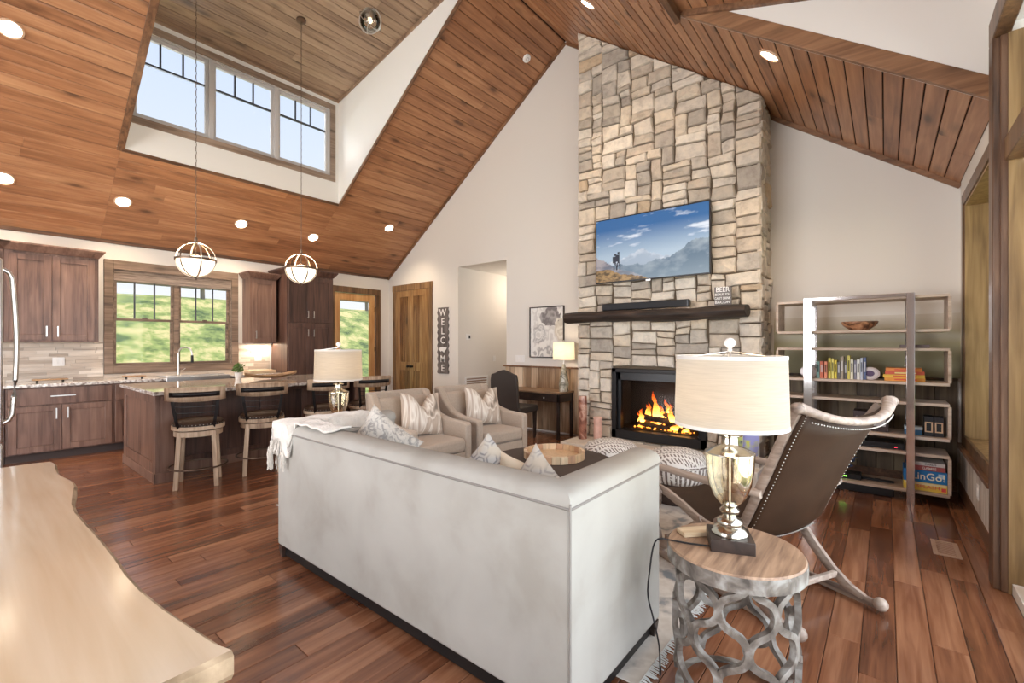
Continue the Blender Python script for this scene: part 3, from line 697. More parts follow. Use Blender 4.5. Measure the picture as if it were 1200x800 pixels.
# firebox
fb = thing('gas_fireplace', 'black-framed gas fireplace set into the stone chimney, fire burning', 'fireplace', (CX, (FB[0]+FB[1])/2, FB[2]))
hw = (FB[1]-FB[0])/2; fh = FB[3]-FB[2]
b = MB(); b.box(-.035, .10, -hw, -hw+.06, 0, fh); b.box(-.035, .10, hw-.06, hw, 0, fh); b.box(-.035, .10, -hw, hw, fh-.05, fh); b.box(-.035, .10, -hw, hw, 0, .11); b.build('surround', 'blackm', fb, bevel=.004)
b = MB(); b.box(.02, .10, -hw+.06, -hw+.10, .11, fh-.05); b.box(.02, .10, hw-.10, hw-.06, .11, fh-.05); b.box(.02, .10, -hw+.06, hw-.06, fh-.15, fh-.05); b.build('inner_frame', 'blackp', fb, bevel=.003)
M['fbox'] = plain('firebox_lining', (.016, .013, .012), .7, bump=.4, bscale=15)
b = MB(); b.box(.52, .54, -hw, hw, 0, fh); b.box(.1, .54, -hw, -hw+.02, 0, fh); b.box(.1, .54, hw-.02, hw, 0, fh); b.box(.1, .54, -hw, hw, fh-.02, fh); b.box(.1, .54, -hw, hw, 0, .12); b.build('firebox', 'fbox', fb)
MB().box(.045, .05, -hw+.1, hw-.1, .11, fh-.15).build('glass_pane', glass('fire_glass', (.92, .9, .88), .2), fb)
M['log'] = speckle('burning_log', [(.35, (.02, .015, .012)), (.6, (.12, .07, .045)), (.75, (.30, .2, .14))], 12, .9, 6, .6)
for (x, y, z, a, tl, ln, r) in ((.30, 0, .165, 5, 0, .72, .045), (.22, -.05, .235, -22, 8, .55, .038), (.34, .08, .25, 24, -6, .55, .038), (.24, .15, .16, 12, 4, .4, .032), (.26, -.2, .17, -15, 3, .36, .03), (.28, .02, .31, 10, 14, .42, .028)):
    d = Vector((sin(R(a)), cos(R(a))*cos(R(tl)), sin(R(tl))))*ln/2; c = Vector((x, y, z)); p = [c-d+d*2*i/6+Vector((rng.uniform(-.008, .008), 0, rng.uniform(-.008, .008))) for i in range(7)]
    MB().tube(p, [r*rng.uniform(.85, 1.1) for _ in p], 9).build('log', 'log', fb, smooth=40)
def flame_mat():
    m = bpy.data.materials.new('flame'); m.use_nodes = True; n = m.node_tree.nodes; l = m.node_tree.links; n.clear()
    o = n.new('ShaderNodeOutputMaterial'); e = n.new('ShaderNodeEmission'); a = n.new('ShaderNodeAttribute'); a.attribute_name = 'tone'
    r = ramp(n, [(0, (1, .55, .12)), (.35, (1, .30, .04)), (.75, (.9, .12, .015)), (1, (.5, .04, .005))]); l.new(a.outputs['Fac'], r.inputs[0]); l.new(r.outputs[0], e.inputs[0])
    s = ramp(n, [(0, (1, 1, 1)), (.5, (.45, .45, .45)), (1, (.12, .12, .12))]); l.new(a.outputs['Fac'], s.inputs[0])
    k = n.new('ShaderNodeMath'); k.operation = 'MULTIPLY'; k.inputs[1].default_value = 6.5; l.new(s.outputs[0], k.inputs[0]); l.new(k.outputs[0], e.inputs[1])
    t = n.new('ShaderNodeBsdfTransparent'); mx = n.new('ShaderNodeMixShader'); ar = ramp(n, [(0, (.95, .95, .95)), (.6, (.8, .8, .8)), (1, (.25, .25, .25))]); l.new(a.outputs['Fac'], ar.inputs[0])
    l.new(ar.outputs[0], mx.inputs[0]); l.new(t.outputs[0], mx.inputs[1]); l.new(e.outputs[0], mx.inputs[2]); l.new(mx.outputs[0], o.inputs[0]); return m
M['flame'] = flame_mat()
def flame(x, y, z, h, r, ph):
    b = MB(); nn = 10; rows = []
    for i in range(nn+1):
        t = i/nn; rr = r*(math.sin(pi*min(1, t*1.25+.18))**.8 if t < .66 else (1-t)*1.9)+.0015; rr = max(rr, .0015)
        cx = x+.012*sin(ph+t*6); cy = y+r*.9*sin(ph*2+t*5)*t
        rows.append([(cx+rr*.5*cos(q*pi/4), cy+rr*sin(q*pi/4), z+h*t) for q in range(9)])
    for i in range(nn):
        b.tone = i/nn; b.grid(rows[i:i+2])
    return b
fr = random.Random(4)
for (y, z, h, r) in ((-.30,.18,.12,.03),(-.22,.2,.17,.035),(-.12,.24,.20,.04),(-.03,.24,.27,.045),(.04,.26,.17,.035),(.11,.24,.36,.05),(.19,.24,.22,.04),(.27,.2,.18,.04),(.34,.18,.13,.03),(.0,.14,.12,.05),(-.15,.14,.10,.05),(.15,.14,.12,.05),(.3,.14,.09,.04),(-.28,.13,.08,.04),(.22,.3,.13,.025),(-.07,.34,.12,.025),(.07,.16,.22,.05),(-.2,.16,.2,.04)):
    flame(fr.uniform(.17, .3), y, z, h, r, fr.uniform(0, 6)).build('flame', 'flame', fb, smooth=60)
b = MB(); b.tone = .35
for i in range(60): c = (fr.uniform(.15, .4), fr.uniform(-.38, .38), .125+fr.uniform(0, .012)); b.ball(c, fr.uniform(.008, .018), 5)
b.build('ember', 'flame', fb, kind='stuff')
lamp('fire_light', 'POINT', (CX+.22, 2.15, .62), 2, (1, .45, .15), .1)
# mantel log
p = []; rs = []
for i in range(17):
    t = i/16; p.append((5.21+.008*sin(t*9), 3.31-2.20*t, 1.744+.010*sin(t*7))); rs.append(.071+.004*sin(t*23))
b = MB(); b.tube(p, rs, 12, flat=1.0)
for v in range(len(b.v)):
    x, y, z = b.v[v]; r_ = random.Random(v); b.v[v] = (5.21+(x-5.21)*1.9 + r_.uniform(-.008, .008), y, z+r_.uniform(-.006, .006))
mt = b.build('mantel_shelf', 'mantel', smooth=50, bevel=.004); tag(mt, 'dark charred live-edge log mantel across the stone chimney', 'mantel')
# soundbar, sign, television
t = thing('soundbar', 'long black soundbar lying on the log mantel under television', 'soundbar', (5.24, 2.25, 1.822))
MB().box(-.04, .04, -.54, .54, 0, .085).build('body', 'blackp', t, bevel=.008); MB().box(-.044, -.038, -.52, .52, .008, .077).build('grille', plain('speaker_cloth', (.03, .03, .033), .95), t)
t = thing('word_sign', 'small grey box sign reading BEER on right end of mantel', 'sign', (5.25, 1.36, 1.822), R(0))
M['signg'] = plain('weathered_sign', (.17, .15, .14), .8); M['signw'] = plain('sign_white', (.85, .83, .80), .8)
MB().box(-.018, .018, -.085, .085, 0, .195).build('board', 'signg', t, bevel=.003)
for s_, z, sz, sxx in (('BEER', .163, .075, .86), ('BECAUSE YOU', .112, .036, .66), ('CAN\'T DRINK', .070, .036, .72), ('BACON', .028, .040, 1.1)):
    text('lettering', s_, sz, 'signw', t, Matrix.Translation((-.0195, 0, z)) @ FACE_CAM_X, .001, sxx)
import mathutils.noise as mn
def fbm(x, y, s, o=5): 
    return mn.fractal(Vector((x*s, y*s, s*1.7)), .8, 2.0, o)
def lerp(a, b, t): t = max(0, min(1, t)); return tuple(p+(q-p)*t for p, q in zip(a, b))
def tvimg(u, v):
    c = lerp((.30, .40, .50), (.020, .10, .27), (v-.38)*2.2)
    cl = fbm(u*1.3, v*3.0+3, 2.6); 
    if v > .42: c = lerp(c, (.50, .57, .66), (cl-.22)*2.0)
    r1 = .33+.14*math.exp(-((u-.46)/.12)**2)+.07*fbm(u, 0, 5.5)
    if v < r1: c = lerp((.26, .33, .42), (.55, .60, .66), (v-r1+.09)*9*(fbm(u, v, 14)+.5))
    r2 = .22+.36*max(0, (u-.45))+.09*fbm(u, 3, 4.5)+.12*math.exp(-((u-.95)/.2)**2)
    if v < r2: c = lerp((.07, .12, .18), (.22, .28, .34), (v-r2+.25)*2+fbm(u, v, 9)*.6)
    r3 = .42-.9*u+.05*fbm(u, 7, 6)
    if v < r3: c = lerp((.10, .11, .15), (.28, .26, .28), fbm(u, v, 12)+.5)
    if v < .28 and u > .05: c = lerp(c, (.20, .27, .32), .45*(1-v/.28))
    r4 = .20-.5*max(0, u-.10)-.25*max(0, .06-u)+.03*fbm(u, 9, 9)
    if v < r4: c = lerp((.07, .045, .02), (.30, .19, .08), fbm(u, v, 25)+.45)
    # two walkers in silhouette
    for (px, s) in ((.19, 1.0), (.222, 1.1)):
        du = (u-px)/s; dv = (v-.175)/s
        if (abs(du-.0) < .009 and .10 < dv < .22) or (du*du*3.2+(dv-.245)**2 < .00035) or (abs(abs(du)-.008-.006*(1-dv/.1)) < .0045 and 0 < dv < .11) or (abs(du+.016) < .010 and .12 < dv < .22): c = (.01, .014, .03)
    return c
tv = thing('television', 'wide flat television on chimney showing hikers under blue mountain sky', 'television', (5.30, 2.212, 2.59))
MB().box(-.02, .02, -.715, .715, -.41, .41).build('bezel', 'blackp', tv, bevel=.004)
MB().box(.02, .12, -.2, .2, -.15, .15).build('wall_bracket', 'blackm', tv)
MB().box(-.025, -.018, -.03, .03, -.425, -.408).build('sensor', 'nickel', tv)
painted('screen', 1.40, .79, 210, 118, tvimg, painted_mat('tv_picture', .30, .35), tv, Matrix.Translation((-.0205, .70, -.395)) @ Matrix(((0, 1, 0, 0), (-1, 0, 0, 0), (0, 0, 1, 0), (0, 0, 0, 1))))

PX = Matrix(((0, 1, 0, 0), (-1, 0, 0, 0), (0, 0, 1, 0), (0, 0, 0, 1)))
# ------------------------------------------------------------------ wall things: welcome sign, art
t = thing('welcome_sign', 'tall grey scalloped wooden sign spelling WELCOME beside plank door', 'sign', (GX-.001, 6.65, 1.475))
b = MB(); rows = []
for i in range(57):
    z = -.64+1.28*i/56; w = .15+.014*sin(i*pi/2.8); rows.append((w, z))
pts = [(0, w, z) for w, z in rows]+[(0, -w, z) for w, z in rows[::-1]]
b.ngon(pts, (-.02, 0, 0)); b.build('board', wood('sign_grey', (.07, .055, .05), (.17, .145, .135), (.28, .25, .235), 2, 2, .7), t)
for i, s_ in enumerate('WELC~ME'):
    z = .54-i*.18
    if s_ == '~':
        st = [(-.10, .0), (-.085, .045), (.02, .055), (.115, .05), (.10, .01), (.06, -.02), (.035, -.055), (.005, -.03), (-.03, -.02), (-.06, -.035)]
        MB().ngon([(-.021, -x, z+y) for x, y in st], (-.004, 0, 0)).build('state_shape', 'signw', t)
    else: text('letter', s_, .185, 'signw', t, Matrix.Translation((-.022, 0, z)) @ FACE_CAM_X, .002, 1.0)
def agate(u, v):
    w = fbm(u+.3, v, 2.2, 4); d = math.hypot((u-.62)*.8, (v-.82)); d2 = math.hypot(u-.25, (v-.45)*1.2); d3 = math.hypot(u-.95, v-.5)
    bands = sin((min(d, d2*1.1, d3*1.2)*26+w*9)); c = lerp((.86, .84, .80), (.60, .57, .54), bands*.5+.2)
    if d+w*.10 < .21: c = lerp((.20, .18, .18), (.42, .39, .38), bands*.5+.5)
    if .12 < d2+w*.12 < .24: c = lerp(c, (.28, .27, .27), .6*abs(bands))
    if d3+w*.2 < .22: c = lerp((.62, .57, .48), (.80, .76, .68), bands*.5+.5)
    if v < .2+.1*w: c = lerp(c, (.35, .34, .34), .7*max(0, bands))
    return c
t = thing('framed_art', 'framed grey and white agate print on wall above the desk', 'picture', (GX-.001, 4.2, 1.595))
b = MB(); b.box(-.03, 0, -.335, -.32, -.41, .41); b.box(-.03, 0, .32, .335, -.41, .41); b.box(-.03, 0, -.32, .32, .395, .41); b.box(-.03, 0, -.32, .32, -.41, -.395); b.build('frame', 'darkwood', t, bevel=.002)
painted('print', .64, .79, 70, 86, agate, painted_mat('agate_print', 0, .5), t, Matrix.Translation((-.012, .32, -.395)) @ PX)
# olive and cream colour band behind the bookcase, above the wainscot
def band(u, v):
    c = lerp((.36, .34, .20), (.50, .46, .30), v*1.1+.3*fbm(u, v, 3)); 
    if .55 < v < .75: c = lerp(c, (.62, .64, .62), .55*(1-abs(v-.65)/.1))
    if v > .75: c = lerp((.52, .46, .34), (.66, .60, .52), (v-.75)*4)
    return c
pb = painted('wall_band', 1.545, .62, 60, 30, band, painted_mat('muted_band', 0, .6), None, Matrix.Translation((GX-.004, 1.0, 1.073)) @ PX)
struct(pb)

# ------------------------------------------------------------------ ceiling fittings
NL = Vector((0, -.7095, -1)).normalized(); NR = Vector((0, .728, -1)).normalized(); ND = Vector((0, -.184, -1)).normalized()
M['glow'] = plain('lamp_glow', (1, .9, .75), .5, emis=(1, .84, .62), es=14)
M['glowd'] = plain('pendant_glass', (1, .93, .82), .35, emis=(1, .84, .62), es=1.5)
M['ctrim'] = plain('can_trim', (.62, .42, .28), .5)
def orient(nrm): return Vector((0, 0, -1)).rotation_difference(nrm).to_matrix().to_4x4()
def can(x, y, zf, nrm, label, pw=26):
    t = thing('recessed_light', label, 'ceiling light', (x, y, zf(y)-.0155), group='recessed lights in the pine ceiling')
    T = orient(nrm); b = MB(); b.T = T
    b.lathe([(.078, -.008), (.078, 0), (.096, 0), (.092, -.010), (.080, -.012)], 24, capb=False, capt=False); b.build('trim_ring', 'ctrim', t, smooth=40)
    b = MB(); b.T = T; b.lathe([(.001, -.006), (.05, -.012), (.078, -.004)], 20, capb=False, capt=False); b.build('lens', 'glow', t, smooth=60)
    o = lamp('bulb', 'SPOT', (x, y, zf(y)-.06), pw*3, (1, .80, .58), .06, spot_size=R(125), spot_blend=.8)
    o.parent = t; o.location = (0, 0, -.05)
    return t
cans = [(.31, 6.324, 'recessed light at upper left end of the kitchen ceiling slope'), (.33, 7.80, 'recessed light lowest on slope at the left edge, over the fridge'), (1.39, 7.81, 'recessed light over the double wall cabinet, left of hanging globes'),
        (2.82, 7.81, 'recessed light between the two hanging globe pendants'), (3.98, 7.81, 'recessed light just right of the second globe pendant'), (5.23, 7.334, 'recessed light nearest the plank door on the left slope')]
for x, y, lb in cans: can(x, y, zL, NL, lb)
can(4.395, .765, zR, NR, 'recessed light on the right slope beside the dormer edge'); can(4.408, 2.537, zR, NR, 'recessed light at top of frame beside the stone chimney peak')
def disc(x, y, zf, nrm, label, name='smoke_detector'):
    t = thing(name, label, 'smoke detector', (x, y, zf(y)-.0155)); b = MB(); b.T = orient(nrm); b.lathe([(.065, 0), (.065, -.012), (.055, -.03), (.02, -.034)], 24); b.build('housing', 'white', t, smooth=40)
    b = MB(); b.T = orient(nrm); b.lathe([(.03, -.0342), (.03, -.037), (.018, -.037), (.018, -.0342)], 20, capb=False, capt=False); b.build('vent_ring', 'vinyl', t)
disc(5.55, 4.27, zL, NL, 'round white smoke detector high on left slope near the chimney')
# globe pendants
def pendant(x, y, z, label):
    zt = zLD(y)-.014; t = thing('globe_pendant', label, 'pendant light', (x, y, z)); r = .195
    b = MB(); b.T = Matrix.Translation((0, 0, zt-z)) @ orient(ND); b.lathe([(.062, 0), (.06, -.02), (.02, -.03)], 20); b.build('canopy', 'dkmetal', t, smooth=40)
    b = MB(); k = int((zt-z-.25)/.045)
    for i in range(k):
        zz = zt-z-.03-i*(zt-z-.25-.03)/k; q = [(0.009*cos(a*pi/3)*(1 if i % 2 else .15), .009*cos(a*pi/3)*(.15 if i % 2 else 1), zz-.024+.026*sin(a*pi/3)) for a in range(6)]
        b.tube(q, .0022, 4, closed=True)
    b.tube([(.004, 0, zt-z-.03), (.004, 0, .24)], .0018, 4); b.build('chain', 'dkmetal', t)
    b = MB(); b.lathe([(.012, .20), (.02, .215), (.016, .25), (.006, .255)], 12); b.ball((0, 0, -.215), .014, 10); b.build('finial', 'dkmetal', t, smooth=40)
    MB().lathe([(r*.985, -.012), (r*1.02, -.012), (r*1.02, .012), (r*.985, .012)], 40, capb=False, capt=False).build('equator_band', 'dkmetal', t, smooth=30)
    for k in range(3):
        a = k*pi/3+.5; c, s_ = cos(a), sin(a)
        MB().tube([(r*cos(q*pi/18)*c, r*cos(q*pi/18)*s_, r*sin(q*pi/18)) for q in range(36)], .009, 4, closed=True, flat=.5).build('hoop', 'nickel' if k else 'dkmetal', t, smooth=40)
    MB().lathe([(.001, -r*.93)]+[(r*.93*sin(q*pi/20), -r*.93*cos(q*pi/20)) for q in range(1, 11)], 32, capb=False, capt=False).build('glass_bowl', 'glowd', t, smooth=60)
    b = MB(); b.cyl((0, 0, .19), (0, 0, .06), .007, n=8); b.lathe([(.055, .04), (.055, .055), (.01, .065)], 16); b.build('socket_plate', 'dkmetal', t)
    for k in range(3):
        a = k*2.1; b = MB(); b.ball((.07*cos(a), .07*sin(a), .0), .028, 10, 1.3); b.build('bulb', 'glow', t, smooth=60)
    o = lamp('pendant_light', 'POINT', (0, 0, .03), 22, (1, .80, .56), .08, parent=t)
    return t
pendant(1.70, 6.0, 2.345, 'left hanging globe pendant with frosted bowl, over first island stools')
pendant(2.894, 6.0, 2.40, 'right hanging globe pendant with frosted bowl, nearer the pantry cabinet')
# glass semi-flush light on the dormer ceiling
t = thing('flush_light', 'clear glass ringed semi-flush light on the dormer ceiling', 'ceiling light', (3.49, 5.336, zLD(5.336)-.014)); T = orient(ND)
b = MB(); b.T = T; b.lathe([(.09, 0), (.09, -.02), (.05, -.04), (.03, -.09)], 24); b.build('canopy', 'nickel', t, smooth=40)
M['clear'] = glass('clear_glass', (.95, .93, .9), .35)
for k in range(3):
    b = MB(); b.T = T @ Matrix.Translation((0, 0, -.12)) @ Matrix.Rotation(k*2.1, 4, 'Z') @ Matrix.Rotation(R(70), 4, 'X'); b.tube([(.15*cos(q*pi/14), .15*sin(q*pi/14), 0) for q in range(28)], .010, 6, closed=True, flat=.5); b.build('ring', 'nickel', t, smooth=40)
b = MB(); b.T = T; b.ball((0, 0, -.13), .13, 20); b.build('globe', 'clear', t, smooth=60)
b = MB(); b.T = T; b.ball((0, 0, -.12), .03, 10); b.build('bulb', plain('warm_bulb', (1, .9, .7), emis=(1, .8, .55), es=3), t, smooth=60)

# ------------------------------------------------------------------ kitchen
def shaker(b, x0, x1, z0, z1, y, w=.07, th=.022, rec=.010):
    """door front facing -y with its face at y"""
    b.box(x0, x0+w, y, y+th, z0, z1); b.box(x1-w, x1, y, y+th, z0, z1); b.box(x0+w, x1-w, y, y+th, z1-w, z1); b.box(x0+w, x1-w, y, y+th, z0, z0+w); b.box(x0+w, x1-w, y+rec, y+th, z0+w, z1-w); return b
def vpull(x, y, z, L=.13): b = MB(); b.box(x-.006, x+.006, y-.032, y-.022, z-L/2, z+L/2); b.box(x-.005, x+.005, y-.024, y, z-L/2+.01, z-L/2+.02); b.box(x-.005, x+.005, y-.024, y, z+L/2-.02, z+L/2-.01); return b
def hpull(x, y, z, L=.2): b = MB(); b.box(x-L/2, x+L/2, y-.032, y-.022, z-.006, z+.006); b.box(x-L/2+.01, x-L/2+.02, y-.024, y, z-.005, z+.005); b.box(x+L/2-.02, x+L/2-.01, y-.024, y, z-.005, z+.005); return b
def crown(b, x0, x1, y0, y1, z, h=.10, o=.06):
    b.hexa([(x0, y0, z), (x1, y0, z), (x1, y1, z), (x0, y1, z)], [(x0-o, y0-o, z+h-.02), (x1+o, y0-o, z+h-.02), (x1+o, y1, z+h-.02), (x0-o, y1, z+h-.02)])
    b.box(x0-o, x1+o, y0-o, y1, z+h-.02, z+h); return b
def cabinet(name, label, x0, x1, y0, y1, z0, z1, doors, pulls, m='cab', drawers=(), toe=False, crn=None, hinge=None):
    t = thing(name, label, 'cabinet', ((x0+x1)/2, y1, z0)); ox, oy, oz = (x0+x1)/2, y1, z0
    b = MB(); b.box(x0-ox, x1-ox, y0-oy+.022, 0, 0, z1-oz)
    if toe: b = MB(); b.box(x0-ox, x1-ox, y0-oy+.022, 0, .10, z1-oz)
    b.build('body', m, t, bevel=.002)
    if toe: MB().box(x0-ox, x1-ox, y0-oy+.09, 0, 0, .10).build('toe_kick', 'toe', t)
    for (a, c, p, q), (px, pz) in zip(doors, pulls):
        d = shaker(MB(), a-ox+.003, c-ox-.003, p-oz, q-oz, y0-oy).build('door', m, t, bevel=.0025)
        vpull(px-ox, y0-oy, pz-oz).build('handle', 'nickel', d)
    for (a, c, p, q) in drawers:
        d = MB().box(a-ox+.003, c-ox-.003, y0-oy, y0-oy+.022, p-oz, q-oz).build('drawer', m, t, bevel=.003)
        hpull((a+c)/2-ox, y0-oy, (p+q)/2-oz, .22 if c-a > .7 else .16).build('handle', 'nickel', d)
    if crn: b = MB(); crown(b, x0-ox, x1-ox, y0-oy, 0, z1-oz); b.build('crown', m, t, bevel=.003)
    return t
CF = 7.83; FB_ = 7.80
cabinet('wall_cabinet', 'two-door brown wall cabinet left of the kitchen window', .345, 1.19, 8.08, KY-.002, 1.43, 2.53, [(.38, .75, 1.45, 2.50), (.75, 1.15, 1.45, 2.50)], [(.70, 1.56), (.80, 1.56)], crn=1)
cabinet('wall_cabinet', 'brown wall cabinet cut off by the left edge of view', -.62, .341, 8.08, KY-.002, 1.43, 2.53, [(-.60, -.14, 1.45, 2.5), (-.14, .32, 1.45, 2.5)], [(-.2, 1.56), (-.08, 1.56)], crn=1)
cabinet('base_cabinet', 'base cabinet behind the fridge at left edge', -.60, .341, 7.80, KY-.002, 0, .885, [(-.59, -.13, .115, .66), (-.13, .33, .115, .66)], [(-.2, .56), (-.08, .56)], drawers=[(-.59, .33, .675, .87)], toe=True)
t = cabinet('wall_cabinet', 'narrow wall cabinet between kitchen window and tall pantry, lit beneath', 3.06, 3.48, 8.08, KY-.002, 1.42, 2.50, [(3.09, 3.47, 1.44, 2.48)], [(3.14, 1.56)], crn=1)
lamp('cabinet_light', 'AREA', (.1, -.14, -.012), 5.0, (1, .82, .62), (.5, .12), (0, 0, 0), t)
MB().box(-.19, .19, -.2, -.1, -.010, -.001).build('light_bar', 'white', t)
cabinet('pantry_cabinet', 'tall four-door dark brown pantry cabinet beside the glazed door', 3.53, 4.36, 7.80, KY-.002, 0, 2.60, [(3.55, 3.94, 1.78, 2.57), (3.93, 4.33, 1.78, 2.57), (3.55, 3.94, .12, 1.76), (3.93, 4.33, .12, 1.76)], [(3.88, 1.92), (3.98, 1.92), (3.88, 1.60), (3.98, 1.60)], m='cabd', toe=True, crn=1)
cabinet('base_cabinet', 'wide base cabinet with long drawer over two doors, near the fridge', .345, 1.30, FB_, KY-.002, 0, .885, [(.36, .81, .115, .66), (.81, 1.28, .115, .66)], [(.76, .56), (.86, .56)], drawers=[(.36, 1.28, .675, .87)], toe=True)
cabinet('base_cabinet', 'base cabinet with one door and drawer, left of sink', 1.30, 1.78, FB_, KY-.002, 0, .885, [(1.31, 1.77, .115, .66)], [(1.72, .56)], drawers=[(1.31, 1.77, .675, .87)], toe=True)
cabinet('base_cabinet', 'sink base cabinet behind the island, two doors', 1.78, 2.74, FB_, KY-.002, 0, .885, [(1.79, 2.26, .115, .66), (2.26, 2.73, .115, .66)], [(2.20, .56), (2.32, .56)], drawers=[(1.79, 2.73, .675, .87)], toe=True)
cabinet('base_cabinet', 'base cabinet under the lit corner beside the pantry', 2.74, 3.495, FB_, KY-.002, 0, .885, [(2.75, 3.48, .115, .66)], [(2.8, .56)], drawers=[(2.75, 3.48, .675, .87)], toe=True)
ct = MB().box(-.62, 3.497, 7.77, KY-.012, .887, .925).build('kitchen_worktop', 'granite', bevel=.006); tag(ct, 'speckled granite worktop along the kitchen window wall', 'worktop')
# stone strip backsplash: fine tiles joined
M['tile'] = wood('travertine_strip', (.44, .36, .29), (.64, .55, .46), (.78, .70, .61), 0, .8, .6, world=True, tone=True, tonev=1.1)
b = MB(); rt = random.Random(3)
for X0, X1, Z0, Z1 in ((-.62, 1.285, .926, 1.43), (1.285, 2.995, .926, .98), (2.995, 3.498, .926, 1.42)):
    z = Z0
    while z < Z1-.005:
        h = min(Z1-z, rt.choice([.03, .04, .05])); x = X0-rt.uniform(0, .2)
        while x < X1:
            e = x+rt.uniform(.15, .42); a, c = max(x, X0), min(e, X1)
            if c-a > .01: b.tone = rt.random(); b.box(a+.001, c-.001, KY-.022+rt.uniform(0, .006), KY-.002, z+.001, z+h-.001)
            x = e
        z += h
o = b.build('backsplash', 'tile'); o['kind'] = 'structure'
# fridge, its front turned to +X
t = thing('refrigerator', 'stainless refrigerator at left edge, bowed handle seen in profile', 'refrigerator', (-.22, 5.0, 0))
MB().box(-.42, .36, -.45, .45, .02, 1.98).build('body', 'steel', t, bevel=.006)
for z0, z1 in ((.08, .72), (.73, 1.97)): MB().box(.362, .41, -.448, .448, z0, z1).build('door', 'steel', t, bevel=.012)
MB().tube([(.41, -.40, 1.90), (.44, -.40, 1.88)]+[(.455+.020*sin(i*pi/8), -.40, 1.84-i*.115) for i in range(9)]+[(.44, -.40, .88), (.41, -.40, .86)], .014, 10).build('handle', 'nickel', t, smooth=40)
MB().box(-.42, .36, -.40, .42, 0, .02).build('base', 'blackp', t)
# faucet and sink
t = thing('kitchen_faucet', 'arched brushed nickel pull-down faucet in front of window', 'faucet', (2.12, 8.28, .925))
MB().lathe([(.028, 0), (.028, .01), (.018, .02), (.016, .12), (.013, .14)], 14).build('base', 'nickel', t, smooth=40)
MB().tube([(0, 0, .1), (0, 0, .34)]+[(.0+.09*(1-cos(a*pi/8))*.7, -.09*(1-cos(a*pi/8)), .34+.09*sin(a*pi/8)) for a in range(1, 9)]+[(.126, -.18, .30)], .012, 10).build('spout', 'nickel', t, smooth=60)
MB().cyl((.126, -.18, .31), (.128, -.182, .20), .017, .02).build('spray_head', 'blackm', t, smooth=40)
MB().tube([(.016, 0, .07), (.06, 0, .085), (.09, 0, .11)], .006, 8).build('lever', 'nickel', t, smooth=40)
t = thing('kitchen_sink', 'stainless apron sink set in the worktop below window', 'sink', (2.25, 8.0, .70))
b = MB(); b.box(-.40, .40, -.245, -.232, 0, .238); b.box(-.40, -.385, -.232, .22, 0.19, .236); b.box(.385, .40, -.232, .22, .19, .236); b.box(-.385, .385, .205, .22, .19, .236); b.box(-.385, .385, -.232, .205, .190, .20); b.build('basin', 'steel', t, bevel=.005)
MB().lathe([(.04, .2), (.04, .203), (.02, .204)], 16).build('drain', 'chrome', t)
M['woodtray'] = wood('acacia', (.14, .07, .03), (.34, .20, .10), (.52, .35, .20), 0, 2, .45)
for nm, lb, x, L in (('serving_board', 'thin wooden footed board on worktop under left wall cabinet', .74, .32), ('serving_board', 'small wooden board on worktop below window left pane', 1.57, .24)):
    t = thing(nm, lb, 'serving board', (x, 8.15, .925)); MB().box(-L/2, L/2, -.08, .08, .022, .038).build('board', 'woodtray', t, bevel=.006)
    for sx_ in (-1, 1): MB().cyl((sx_*L*.36, 0, 0), (sx_*L*.36, 0, .023), .013).build('foot', 'blackm', t)
t = thing('cutting_board', 'thick pale cutting board lying on corner worktop under cabinet light', 'cutting board', (3.24, 8.16, .925)); MB().box(-.20, .20, -.14, .14, 0, .045).build('board', wood('maple_block', (.45, .30, .18), (.66, .49, .32), (.78, .62, .44), 0, 1.5, .5), t, bevel=.006)

# ------------------------------------------------------------------ island
t = thing('kitchen_island', 'dark brown panelled kitchen island body with recessed knee space', 'kitchen island', (1.25, 5.64, 0))
IW, ID = 2.38, 1.36
M['cabi'] = M['cabd']
b = MB(); b.box(.04, IW-.04, .34, ID, .0, .885); b.build('body', 'cabd', t, bevel=.003)
# end panel towards the camera side (-X) with framed recess
b = MB(); b.box(0, .04, 0, .10, 0, .885); b.box(0, .04, ID-.10, ID, 0, .885); b.box(0, .04, .10, ID-.10, .80, .885); b.box(0, .04, .10, ID-.10, 0, .20); b.box(.015, .04, .10, ID-.10, .20, .80); b.build('end_panel', 'cab', t, bevel=.003)
b = MB(); b.box(IW-.04, IW, 0, ID, 0, .885); b.build('end_panel', 'cabd', t, bevel=.003)
for x in (.04, IW-.16): MB().box(x, x+.12, 0, .04, 0, .885).build('corner_post', 'cab', t, bevel=.003)
b = MB(); b.box(-.012, .0, -.012, ID, 0, .10); b.box(-.012, .16, -.012, 0, 0, .10); b.box(.05, IW-.05, .328, .34, 0, .10); b.build('plinth', 'cab', t, bevel=.003)
for i in range(4): x = .16+i*(IW-.32)/4; b = MB(); w = (IW-.32)/4; b.box(x, x+.07, .325, .34, .1, .885); b.box(x+w-.07, x+w, .325, .34, .1, .885); b.box(x+.07, x+w-.07, .325, .34, .81, .885); b.box(x+.07, x+w-.07, .325, .34, .1, .17); b.build('panel', 'cabd', t, bevel=.002)
io = MB().box(1.22, 3.66, 5.575, 7.03, .887, .925).build('island_worktop', 'granite', bevel=.006); tag(io, 'speckled granite slab top on the kitchen island', 'worktop')
